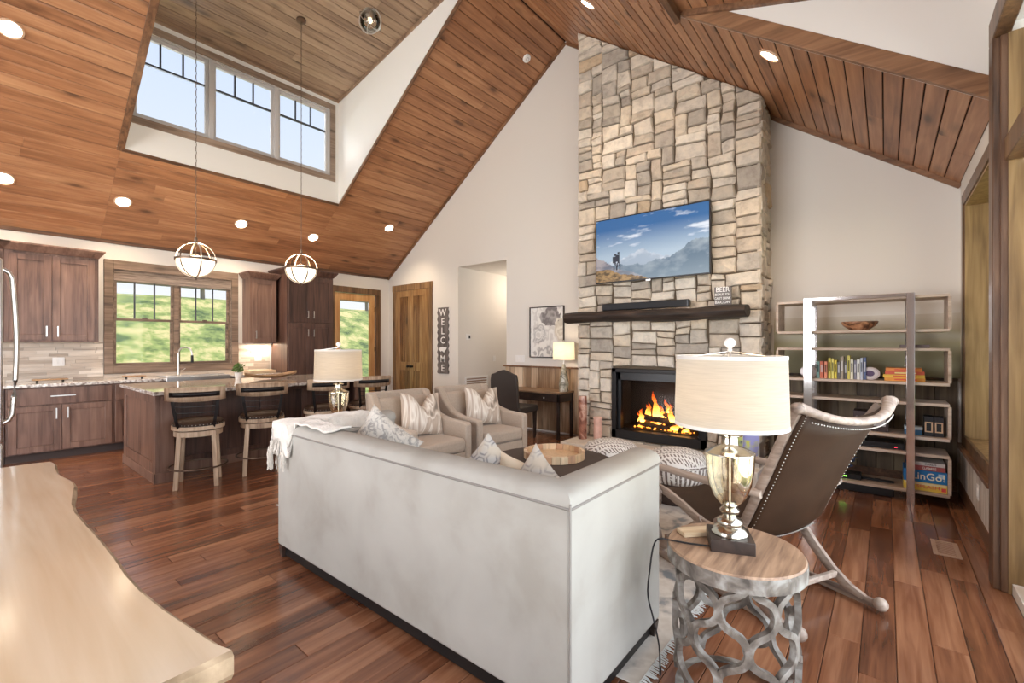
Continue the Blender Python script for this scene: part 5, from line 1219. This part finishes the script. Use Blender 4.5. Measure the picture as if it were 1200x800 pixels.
def mudcloth(name):
    m, n, l, b = mat(name); tc = n.new('ShaderNodeTexCoord'); sp = n.new('ShaderNodeSeparateXYZ'); l.new(tc.outputs['Object'], sp.inputs[0])
    def mt(op, a, c=None, d=None):
        q = n.new('ShaderNodeMath'); q.operation = op
        for i, v in enumerate((a, c, d)):
            if v is None: continue
            if isinstance(v, (int, float)): q.inputs[i].default_value = v
            else: l.new(v, q.inputs[i])
        return q.outputs[0]
    X, Y, Z = sp.outputs
    row = mt('FRACT', mt('MULTIPLY', X, 19)); rid = mt('FLOOR', mt('MULTIPLY', X, 19)); sl = mt('MULTIPLY', mt('SUBTRACT', mt('MODULO', rid, 2), .5), 1.3)
    d1 = mt('FRACT', mt('ADD', mt('MULTIPLY', Y, 34), mt('MULTIPLY', row, sl)))
    dash = mt('MULTIPLY', mt('LESS_THAN', d1, .50), mt('MULTIPLY', mt('GREATER_THAN', row, .16), mt('LESS_THAN', row, .90)))
    ang = mt('ARCTAN2', Y, X); d2 = mt('LESS_THAN', mt('FRACT', mt('MULTIPLY', ang, 6.5)), .48)
    sidem = mt('LESS_THAN', Z, .36); band = mt('MULTIPLY', mt('GREATER_THAN', Z, .335), mt('LESS_THAN', Z, .35))
    lo = mt('MULTIPLY', d2, mt('LESS_THAN', Z, .33))
    v = mt('ADD', mt('MULTIPLY', dash, mt('SUBTRACT', 1, sidem)), mt('MULTIPLY', sidem, mt('MAXIMUM', lo, band)))
    nz = n.new('ShaderNodeTexNoise'); nz.inputs['Scale'].default_value = 60; l.new(tc.outputs['Object'], nz.inputs['Vector']); v = mt('MULTIPLY', v, mt('GREATER_THAN', nz.outputs['Fac'], .40))
    r = ramp(n, [(0, (.74, .70, .65)), (1, (.17, .13, .11))]); l.new(v, r.inputs[0]); l.new(r.outputs[0], b.inputs['Base Color']); b.inputs['Roughness'].default_value = .9; return m
M['mud'] = mudcloth('mudcloth')
def pouf(label, loc, rz):
    t = thing('pouf', label, 'pouf', loc, rz, 'mudcloth poufs before the hearth')
    MB().lathe([(.235, .19), (.262, .23), (.272, .30), (.272, .345), (.262, .38), (.22, .425), (.13, .455), (.001, .465)], 40, capt=False).build('cushion', 'mud', t, smooth=70)
    MB().tube([(.274*cos(k*pi/18), .274*sin(k*pi/18), .342) for k in range(36)], .006, 6, closed=True).build('piping', 'mud', t, smooth=60)
    MB().lathe([(.20, .0), (.22, .02), (.235, .19)], 32).build('drum', 'leatherd', t, smooth=40); return t
pf = pouf('black-dash patterned round pouf, left one, before the fire', (4.08, 2.09, 0), R(35))
dup(pf, (4.10, 1.45, 0), R(20), 'black-dash patterned round pouf, right one, behind lamp')

# ------------------------------------------------------------------ rocking chair
t = thing('rocking_chair', 'brown leather sling rocking chair with nailheads, back to camera', 'rocking chair', (3.046, .70, 0), R(62-90)); RW = 'rockwood'
# local: +y forwards, +x to its right. side profile of the sling (y, z) from the crest down through the seat
prof = [(-.62, 1.07), (-.565, .98), (-.505, .86), (-.445, .73), (-.385, .60), (-.32, .455), (-.245, .35), (-.14, .325), (0.0, .335), (.14, .385), (.27, .42), (.36, .435), (.41, .41)]
wid = [.315, .302, .293, .288, .286, .286, .286, .284, .284, .284, .285, .288, .288]
rows = []
for (y, z), w in zip(prof, wid): rows.append([(w*u, y-.055*(1-u*u)*(1 if z > .45 else .0), z-.03*(1-u*u)*(1 if z < .5 or z > .95 else .0)) for u in [k/8 for k in range(-8, 9)]])
MB().grid(rows).build('leather_sling', 'leather', t, smooth=80, solid=.028)
for s in (-1, 1):
    P = [(s*(w+.002), y+.022, z+.008) for (y, z), w in zip(prof, wid)]
    MB().tube(P, .021, 6, flat=1.3).build('side_rail', RW, t, smooth=60)
    b = MB()
    for i in range(len(rows)-1):
        for k in range(7):
            u = k/7; a = Vector(rows[i][0 if s < 0 else -1]); c = Vector(rows[i+1][0 if s < 0 else -1]); q = a+(c-a)*u; b.ball((q.x-s*.012, q.y-.016, q.z-.006), .0045, 5)
    b.build('nailheads', 'nail', t, smooth=60, kind='stuff')
    # sweeping rear leg meeting the rocker
    MB().tube([(s*.285, -.10, .40), (s*.29, -.18, .33), (s*.298, -.27, .22), (s*.305, -.36, .125), (s*.31, -.45, .06), (s*.31, -.53, .034)], [.024, .024, .023, .022, .022, .02], 6, flat=1.3).build('leg', RW, t, smooth=60)
    MB().tube([(s*.29, .0, .36), (s*.29, .06, .30), (s*.295, .18, .20), (s*.30, .30, .10), (s*.305, .38, .03)], .022, 6, flat=1.3).build('leg', RW, t, smooth=60)
    rk = [(s*.31, y, .024+.16*max(0, abs(y)-.12)**2*(1 if y > 0 else .35)) for y in [-.60+.1*i for i in range(13)]]
    MB().tube(rk, .021, 6, flat=1.1).build('rocker', RW, t, smooth=60)
    MB().ball((s*.31, -.605, .045), .034, 12).build('rocker_scroll', RW, t, smooth=60)
    # scrolled arm
    ar = [(s*.30, -.40, .63), (s*.335, -.28, .635), (s*.355, -.12, .625), (s*.355, .06, .615), (s*.352, .22, .61), (s*.35, .32, .60), (s*.35, .385, .56), (s*.35, .39, .51), (s*.35, .35, .485), (s*.35, .315, .505), (s*.35, .325, .54)]
    MB().tube(ar, .023, 8, flat=1.2, up=(1, 0, 0)).build('arm', RW, t, smooth=60)
    MB().tube([(s*.345, .35, .49), (s*.33, .33, .43), (s*.305, .36, .36), (s*.30, .40, .28), (s*.30, .38, .18), (s*.305, .34, .06)], .021, 8).build('arm_support', RW, t, smooth=60)
cr = [(.345*u, -.655-.05*(1-u*u)+.03*abs(u)**3, 1.075-.045*(1-u*u)+.03*abs(u)**3) for u in [k/8 for k in range(-8, 9)]]
MB().tube(cr, [.024+.008*abs(k/8)**4 for k in range(-8, 9)], 10, flat=.8).build('crest_rail', RW, t, smooth=60)
for s in (-1, 1): MB().ball((s*.355, -.628, 1.10), .032, 12, .85).build('crest_knob', RW, t, smooth=60)
b = MB()
for k in range(45): u = -1+2*k/44; b.ball((.305*u, -.655-.055*(1-u*u)-.006, 1.035-.04*(1-u*u)), .0048, 5); b.ball((.275*u, -.275-.02*(1-u*u), .355-.02*(1-u*u)), .0045, 5)
b.build('nailheads', 'nail', t, smooth=60, kind='stuff')
MB().box(-.30, .30, -.40, -.375, .095, .125).build('stretcher', RW, t, bevel=.004); MB().box(-.29, .29, .30, .325, .12, .15).build('stretcher', RW, t, bevel=.004)
for x in (-.05, 0.0, .05): MB().tube([(x, -.2, .34), (x*1.2, -.08, .26), (x*1.3, .05, .22)], .009, 6).build('slat', RW, t, smooth=40)

# ------------------------------------------------------------------ rug
m, n, l, b_ = mat('distressed_rug'); tc = n.new('ShaderNodeTexCoord'); vo = n.new('ShaderNodeTexVoronoi'); vo.inputs['Scale'].default_value = 2.6; vo.feature = 'DISTANCE_TO_EDGE'
nz = n.new('ShaderNodeTexNoise'); nz.inputs['Scale'].default_value = 9; nz.inputs['Detail'].default_value = 7; l.new(tc.outputs['Object'], nz.inputs['Vector']); l.new(tc.outputs['Object'], vo.inputs['Vector'])
ad = n.new('ShaderNodeMath'); ad.operation = 'MULTIPLY_ADD'; ad.inputs[1].default_value = .9; l.new(vo.outputs['Distance'], ad.inputs[0]); l.new(nz.outputs['Fac'], ad.inputs[2])
r_ = ramp(n, [(.40, (.22, .23, .23)), (.50, (.46, .41, .36)), (.62, (.58, .53, .47)), (.8, (.48, .42, .36))]); l.new(ad.outputs[0], r_.inputs[0]); l.new(r_.outputs[0], b_.inputs['Base Color']); b_.inputs['Roughness'].default_value = .95
b = MB(); rx = random.Random(2)
rg = thing('area_rug', 'distressed cream and grey rug under the seating group', 'rug', (3.1, 2.3, 0))
MB().box(-1.35, 1.62, -1.52, 1.75, .001, .006).build('pile', m, rg, bevel=.003)
b = MB()
for i in range(420): x = -1.35+2.97*i/420; b.tube([(x, -1.52, .008), (x+rx.uniform(-.01, .01), -1.52-rx.uniform(.02, .05), .003)], .0025, 3); b.tube([(x, 1.75, .008), (x, 1.75+rx.uniform(.02, .05), .003)], .0025, 3)
b.build('fringe', plain('rug_fringe', (.5, .5, .48), .95), rg, kind='stuff')

# ------------------------------------------------------------------ live edge dining table
edge = [(.36, 1.035), (.352, 1.10), (.335, 1.22), (.318, 1.34), (.305, 1.48), (.30, 1.62), (.302, 1.76), (.30, 1.9), (.298, 2.02), (.292, 2.2), (.288, 2.36), (.296, 2.5), (.318, 2.66), (.340, 2.80), (.342, 2.92), (.325, 3.06), (.318, 3.16), (.325, 3.29), (.335, 3.40), (.325, 3.49), (.25, 3.515)]
tb = thing('dining_table', 'pale live-edge slab dining table in the left foreground', 'table', (-.15, 2.2, 0))
left = [(-.62+.03*sin(y*5), y) for y in [3.49-.2*i for i in range(13)]]
pl = [(x+.15, y-2.2) for x, y in edge]+[(x+.15, y-2.2) for x, y in left]+[(-.62+.15, 1.02-2.2)]
n_ = len(pl); cen = Vector((0, 0))
def ins(k, pl=pl):
    a, c, d = Vector(pl[k-1]), Vector(pl[k]), Vector(pl[(k+1) % n_]); tdir = (d-a).normalized(); return c+Vector((-tdir.y, tdir.x))*.010
P0 = [(*p, .76) for p in [tuple(ins(k)) for k in range(n_)]]; P1 = [(*p, .752) for p in pl]; P2 = [(p[0]-(.0), p[1], .715) for p in pl]; P3 = [(*tuple(ins(k)), .70) for k in range(n_)]
b = MB(); fs = [tuple(range(n_))]; b.m = 0; b.add(P0, fs)
b.m = 1; b.add(P0+P1+P2+P3, [(r*n_+(k+1) % n_, r*n_+k, (r+1)*n_+k, (r+1)*n_+(k+1) % n_) for r in range(3) for k in range(n_)]+[tuple(3*n_+k for k in range(n_))[::-1]])
b.build('slab_top', ['slab', 'bark'], tb)
for y in (-.85, .95):
    b = MB(); b.box(-.30, -.26, y-.04, y+.04, 0, .70); b.box(.18, .22, y-.04, y+.04, 0, .70); b.box(-.30, .22, y-.04, y+.04, 0, .05); b.box(-.30, .22, y-.04, y+.04, .66, .70); b.build('leg', 'blackm', tb, bevel=.003)

# ------------------------------------------------------------------ bookcase
BXF, BXB = 5.33, 5.70
bk = thing('bookcase', 'tall open bookcase of pale wood shelves in chrome frame', 'bookcase', (5.5, .22, 0)); ox, oy = 5.5, .22
M['shelfw'] = wood('shelf_oak', (.36, .25, .18), (.56, .44, .35), (.70, .58, .48), 1, 1.5, .5)
yR, yL = -.42, .86
for z, nm in ((.10, 0), (.43, 0), (.575, 0), (.873, 0), (1.05, 0), (1.35, 0), (1.515, 0), (1.815, 0)):
    MB().box(BXF-ox, BXB-ox, yR-oy, yL-oy, z-.012, z+.012).build('shelf', 'shelfw', bk, bevel=.002)
for z0, z1 in ((.10, .43), (.575, .873), (1.05, 1.35), (1.515, 1.815)):
    for y in (yR, yL): MB().box(BXF-ox, BXB-ox, y-oy-.011, y-oy+.011, z0+.012, z1-.012).build('end_panel', 'shelfw', bk, bevel=.002)
for x in (5.27, 5.70):
    for y0, y1 in ((-.195, -.14), (.555, .625)): MB().box(x-ox, x-ox+.055, y0-oy, y1-oy, 0, 1.845).build('post', 'chrome', bk, bevel=.002)
    MB().box(x-ox, x-ox+.055, -.14-oy, .555-oy, 1.815, 1.845).build('top_bar', 'chrome', bk, bevel=.002)
def shelf_z(k): return [.10, .43, .575, .873, 1.05, 1.35, 1.515, 1.815][k]+.0125
# books on the second open shelf
bl = [(.565, .025, .165, (.30, .55, .52), 'teal'), (.535, .028, .165, (.72, .20, .12), 'red-orange'), (.502, .024, .165, (.80, .30, .18), 'coral'), (.470, .020, .20, (.72, .60, .12), 'mustard'), (.446, .018, .195, (.80, .72, .20), 'lemon yellow'), (.423, .020, .18, (.78, .62, .08), 'golden'), (.398, .022, .165, (.15, .14, .13), 'short black'), (.372, .024, .215, (.38, .32, .25), 'tall brown'), (.344, .020, .17, (.12, .11, .10), 'narrow black'), (.32, .020, .225, (.70, .62, .15), 'tallest yellow'), (.296, .022, .19, (.82, .78, .62), 'cream'), (.27, .020, .18, (.25, .24, .30), 'slate'), (.246, .022, .19, (.84, .84, .80), 'white'), (.222, .018, .205, (.55, .60, .70), 'pale blue'), (.198, .020, .21, (.10, .14, .28), 'navy blue')]
M['page'] = plain('pages', (.80, .76, .66), .9)
def book(label, y, w, h, col, x=5.42, z=None, d=.15, flat=False, group='upright books on the middle shelf'):
    z = shelf_z(4) if z is None else z; m_ = plain('cover', col, .6)
    if not flat:
        t = thing('book', label, 'book', (x, y, z), 0, group); b = MB(); b.box(0, d, -w/2, -w/2+.002, 0, h); b.box(0, d, w/2-.002, w/2, 0, h); b.box(-.002, .002, -w/2, w/2, 0, h); b.build('cover', m_, t); MB().box(.003, d-.006, -w/2+.0022, w/2-.0022, .003, h-.003).build('pages', 'page', t)
        MB().box(-.0028, -.0022, -w*.28, w*.28, h*.35, h*.8).build('spine_title', plain('title', [min(1, c*.35+.5) if sum(col) < 1.2 else c*.25 for c in col], .6), t)
    else:
        t = thing('book', label, 'book', (x, y, z), 0, group); b = MB(); b.box(0, d, -w/2, w/2, 0, .002); b.box(0, d, -w/2, w/2, h-.002, h); b.box(-.002, .002, -w/2, w/2, 0, h); b.build('cover', m_, t); MB().box(.003, d-.006, -w/2+.004, w/2-.004, .0022, h-.0022).build('pages', 'page', t)
        MB().box(-.0028, -.0022, -w*.3, w*.25, h*.3, h*.7).build('spine_title', plain('title', (.9, .8, .3) if col[1] < .3 else (.7, .12, .06), .6), t)
    return t
for y, w, h, c, nm in bl: book('upright %s book in the row on middle bookcase shelf' % nm, y-.045, w, h, c)
ol = [((.78, .34, .06), .28, 'bottom orange book'), ((.85, .55, .08), .285, 'second yellow-orange book'), ((.72, .14, .08), .27, 'third red book'), ((.83, .30, .08), .25, 'top orange book')]
for i, (c, w, nm) in enumerate(ol): book('%s in flat stack beside the chrome post' % nm, -.13+.006*(i % 2), w, .029, c, z=shelf_z(4)+i*.0295, d=.2, flat=True, group='flat stack of bright books on the middle shelf')
def aga(label, y):
    t = thing('agate_bookend', label, 'bookend', (5.47, y, shelf_z(4)))
    for r_, d, c in ((.075, .03, (.62, .52, .50)), (.060, .033, (.72, .66, .66)), (.034, .036, (.12, .08, .16))):
        b = MB(); b.T = Matrix.Translation((0, 0, .06)) @ Matrix.Rotation(R(90), 4, 'Y') @ Matrix.Diagonal((.8, 1.0, 1, 1)); b.lathe([(r_, -d), (r_, d)], 20); b.build('band', plain('agate', c, .2, coat=.5), t, smooth=30)
    return t
aga('purple-centred agate slice bookend right of the upright books', .115)
aga('pinkish agate slice bookend left of the upright books', .60)
t = thing('wooden_bowl', 'oval burl wood bowl on the top bookcase shelf', 'bowl', (5.48, .195, shelf_z(6)))
rows = []
for i in range(9):
    k = i/8; r_ = .055+.085*math.sin(k*pi/2); rows.append([(r_*.8*cos(q*pi/12), r_*sin(q*pi/12), k*.085) for q in range(25)])
b = MB().grid(rows); b.add([rows[0][k] for k in range(24)], [tuple(range(24))[::-1]]); b.build('bowl', speckle('burl', [(.38, (.10, .04, .02)), (.5, (.42, .20, .10)), (.65, (.60, .33, .18))], 11, .35, 6, 0, 1.5, .3), t, smooth=60, solid=.008)
def boxy(name, label, cat, x, y, z, w, h, d, col, rough=.6, extra=None):
    t = thing(name, label, cat, (x, y, z)); MB().box(0, d, -w/2, w/2, 0, h).build('body', plain('box_finish', col, rough), t, bevel=.003)
    if extra: extra(t)
    return t
boxy('storage_tin', 'flat grey-brown box lying behind the chrome post, second shelf from top', 'box', 5.42, -.20, shelf_z(5), .20, .03, .14, (.20, .15, .14))
def pf_(t): 
    b = MB(); b.box(-.003, 0, -.026, -.016, .035, .125); b.box(-.003, 0, .016, .026, .035, .125); b.box(-.003, 0, -.016, .016, .115, .125); b.box(-.003, 0, -.016, .016, .035, .045); b.build('gold_frame', plain('gold_print', (.70, .48, .30), .5), t)
boxy('card_box', 'left black game box with gold rectangle on lower shelf', 'box', 5.42, -.292, shelf_z(2), .062, .172, .14, (.025, .025, .03), .5, pf_)
boxy('card_box', 'right black game box with gold rectangle on lower shelf', 'box', 5.42, -.358, shelf_z(2), .062, .170, .14, (.025, .025, .03), .5, pf_)
def lid(t): MB().box(-.001, .101, -.061, .061, .045, .071).build('lid', plain('pale_lid', (.62, .72, .78), .5), t, bevel=.002)
boxy('card_pack', 'small blue box with pale lid beside the black game boxes', 'box', 5.43, -.19, shelf_z(2), .12, .07, .10, (.05, .17, .32), .5, lid)
def pp(t): MB().box(-.004, 0, -.11, .11, .05, .13).build('front_panel', plain('silver_panel', (.55, .52, .52), .4), t)
boxy('game_console', 'dark device with silver front panel on lower shelf behind chair', 'electronics', 5.42, .11, shelf_z(2), .26, .18, .2, (.05, .03, .03), .4, pp)
def rv(t): MB().box(-.003, 0, .10, .12, .03, .04).build('indicator', plain('green_led', (.1, .8, .2), emis=(.1, 1, .2), es=1), t); MB().box(-.002, 0, -.18, -.16, .015, .022).build('indicator', plain('red_led', (.8, .05, .05), emis=(1, .05, .1), es=2), t)
boxy('cable_receiver', 'slim black receiver box lying on the shelf above router', 'electronics', 5.40, .10, shelf_z(1), .46, .055, .24, (.012, .012, .014), .3, rv)
def rt_(t):
    for i in range(5): MB().box(-.003, 0, -.01+i*.012, -.003+i*.012, .02, .03).build('indicator', 'green_led_m', t)
M['green_led_m'] = plain('green_light', (.2, .9, .1), emis=(.3, 1, .1), es=4)
boxy('router', 'black router with green lights on the bottom shelf', 'electronics', 5.40, .30, shelf_z(0), .24, .05, .16, (.012, .012, .014), .3, rt_)
b = MB(); rc = random.Random(6)
for k in range(5):
    p = [Vector((5.5+rc.uniform(-.04, .06), .30+rc.uniform(-.09, .09), shelf_z(0)+.06+rc.uniform(0, .16))) for _ in range(7)]; p = [p[0]]+[(p[i]+p[i+1])/2 for i in range(6)]+[p[-1]]; b.tube(p, .004, 6)
cb_ = b.build('network_cable', plain('blue_cable', (.04, .12, .32), .5), smooth=60); tag(cb_, 'tangle of blue network cable above the router', 'cable')
t = thing('remote_bar', 'dark slim sensor bar on bottom shelf right of router', 'electronics', (5.47, .06, shelf_z(0))); MB().box(0, .03, -.12, .12, 0, .02).build('body', 'blackp', t, bevel=.004); MB().box(.01, .02, -.02, .02, .018, .026).build('foot', 'blackp', t)
# board games
def game(label, y, z, w, h, d, col, txt, tcol, sz, sxx=1.0, extra=None):
    t = thing('board_game', label, 'board game', (5.37, y, z), 0, 'board games stacked on the bottom shelf'); MB().box(0, d, -w/2, w/2, 0, h).build('box', plain('game_card', col, .45), t, bevel=.002)
    if txt: text('lettering', txt, sz, plain('game_ink', tcol, .5), t, Matrix.Translation((-.0012, -.02, h/2)) @ FACE_CAM_X, .0005, sxx)
    if extra: extra(t)
    return t
z = shelf_z(0)
game('yellow board game box at bottom of the stack', -.265, z, .285, .072, .26, (.82, .60, .10), 'SPLASH', (.70, .12, .10), .038, 1.2, lambda t: [MB().box(-.0012, 0, -.135, -.105, .012, .042).build('red_badge', plain('red_ink', (.75, .08, .08), .5), t), MB().box(-.0011, 0, -.138, .13, .050, .070).build('label_band', plain('cream_ink', (.86, .78, .45), .5), t)])
game('bright blue board game box reading LinGo! in white', -.265, z+.073, .285, .105, .26, (.02, .20, .52), 'LinGo!', (.95, .92, .75), .085, .95, lambda t: MB().box(-.0012, 0, -.128, -.085, .05, .088).build('pale_badge', plain('sky_ink', (.45, .66, .85), .5), t))
game('dark red board game box on the blue one', -.272, z+.179, .25, .04, .25, (.42, .10, .10), 'GAMES', (.85, .8, .75), .03)
game('white and black board game box at top of stack', -.28, z+.220, .23, .03, .25, (.70, .68, .66), 'CARDS', (.08, .06, .07), .024)
kb = MB().box(5.41, 5.55, -.06, .52, .0, .075).build('long_speaker', 'blackp', bevel=.006); tag(kb, 'long low black speaker on the floor under the bookcase', 'speaker')

# ------------------------------------------------------------------ hearth things
M['onyx'] = speckle('red_onyx', [(.32, (.10, .03, .02)), (.45, (.34, .14, .09)), (.55, (.58, .36, .27)), (.68, (.40, .17, .11)), (.8, (.70, .52, .42))], 5, .3, 6, .2, 1.6, .3)
M['salt'] = plain('pink_salt', (.66, .40, .32), .5, noise=.15, nscale=12, bump=.4, bscale=25)
def pillar(label, loc, r0, h, m_, n=7):
    b = MB(); b.T = None; q = random.Random(h); pr_ = []
    for i in range(9): pr_.append((r0*q.uniform(.93, 1.05), h*i/8))
    b.lathe(pr_, n); o = b.build('stone_column', m_, smooth=50, bevel=.006); o.location = loc; tag(o, label, 'stone lamp'); return o
pillar('tall red-brown polished stone column standing on the hearth', (5.18, 3.06, .1655), .058, .56, 'onyx', 9)
pillar('short pink salt-stone column on hearth beside the tall one', (5.22, 2.86, .1655), .058, .30, 'salt', 8)
mg = thing('magazine_holder', 'grey metal magazine holder on hearth right of the fire', 'magazine holder', (5.14, 1.14, .1655)); b = MB()
for y in (-.17, .17): b.box(-.10, .10, y-.004, y+.004, 0, .24)
b.box(-.10, .10, -.17, .17, 0, .008); b.box(-.102, -.096, -.17, .17, 0, .12); b.box(.096, .102, -.17, .17, 0, .2); b.build('frame', 'nickel', mg)
def magc(c1, c2, s):
    def f(u, v):
        if v > .8: return c1
        return lerp(c2, c1, fbm(u+s, v, 5)+.5)
    return f
for i, (c1, c2, nm) in enumerate((((.55, .62, .20), (.12, .14, .16), 'green-headed dark magazine, left in the holder'), ((.35, .36, .70), (.62, .62, .10), 'purple and yellow magazine, right in the holder'))):
    t = thing('magazine', nm, 'magazine', (5.085+.035*i, 1.21-.14*i, .175), R(-10+16*i)); MB().box(0, .012, -.085, .085, 0, .30).build('pages', 'page', t)
    painted('cover', .17, .30, 16, 28, magc(c1, c2, i*3), painted_mat('magazine_cover_%d' % i, 0, .4), t, Matrix.Translation((-.0008, .085, 0)) @ PX)
# ------------------------------------------------------------------ outdoors
m, n, l, b_ = mat('hill_grass'); tc = n.new('ShaderNodeNewGeometry'); nz = n.new('ShaderNodeTexNoise'); nz.inputs['Scale'].default_value = 1.5; nz.inputs['Detail'].default_value = 12; nz.inputs['Roughness'].default_value = .7; l.new(tc.outputs['Position'], nz.inputs['Vector'])
r_ = ramp(n, [(.36, (.05, .09, .03)), (.5, (.24, .30, .09)), (.60, (.52, .44, .22)), (.68, (.30, .36, .12))]); l.new(nz.outputs['Fac'], r_.inputs[0]); l.new(r_.outputs[0], b_.inputs['Base Color']); b_.inputs['Roughness'].default_value = .95; M['grass'] = m
rows = []; 
for j in range(31):
    y = 8.9+j*1.1; k = max(0, y-10.5); zz = -.25+.49*k if y < 17 else 2.94+.02*(y-17)
    rows.append([(-14+i*1.3, y, zz+.18*mn.noise(Vector((i*.5, j*.5, 0)))) for i in range(34)])
MBh = MB().grid(rows).build('ground', 'grass', smooth=60); struct(MBh)
g_ = MB(); g_.box(-60, 60, -60, 8.9, -.32, -.3); struct(g_.build('ground', 'grass'))
fc = thing('rail_fence', 'weathered split-rail fence on the crest beyond kitchen window', 'fence', (4, 17, 3.0)); M['rail'] = plain('weathered_rail', (.30, .26, .22), .9)
for i in range(7): x = -8+i*3; MB().cyl((x, 0, -.3), (x, .05, .85), .07, .06, 7).build('post', 'rail', fc)
for i in range(6):
    x = -8+i*3
    for z, w in ((.22, .2), (.46, -.15), (.72, .1)): MB().cyl((x-.2, w*.3, z+.06*w), (x+3.2, -w*.3, z-.1*w), .045, .04, 6).build('rail', 'rail', fc)
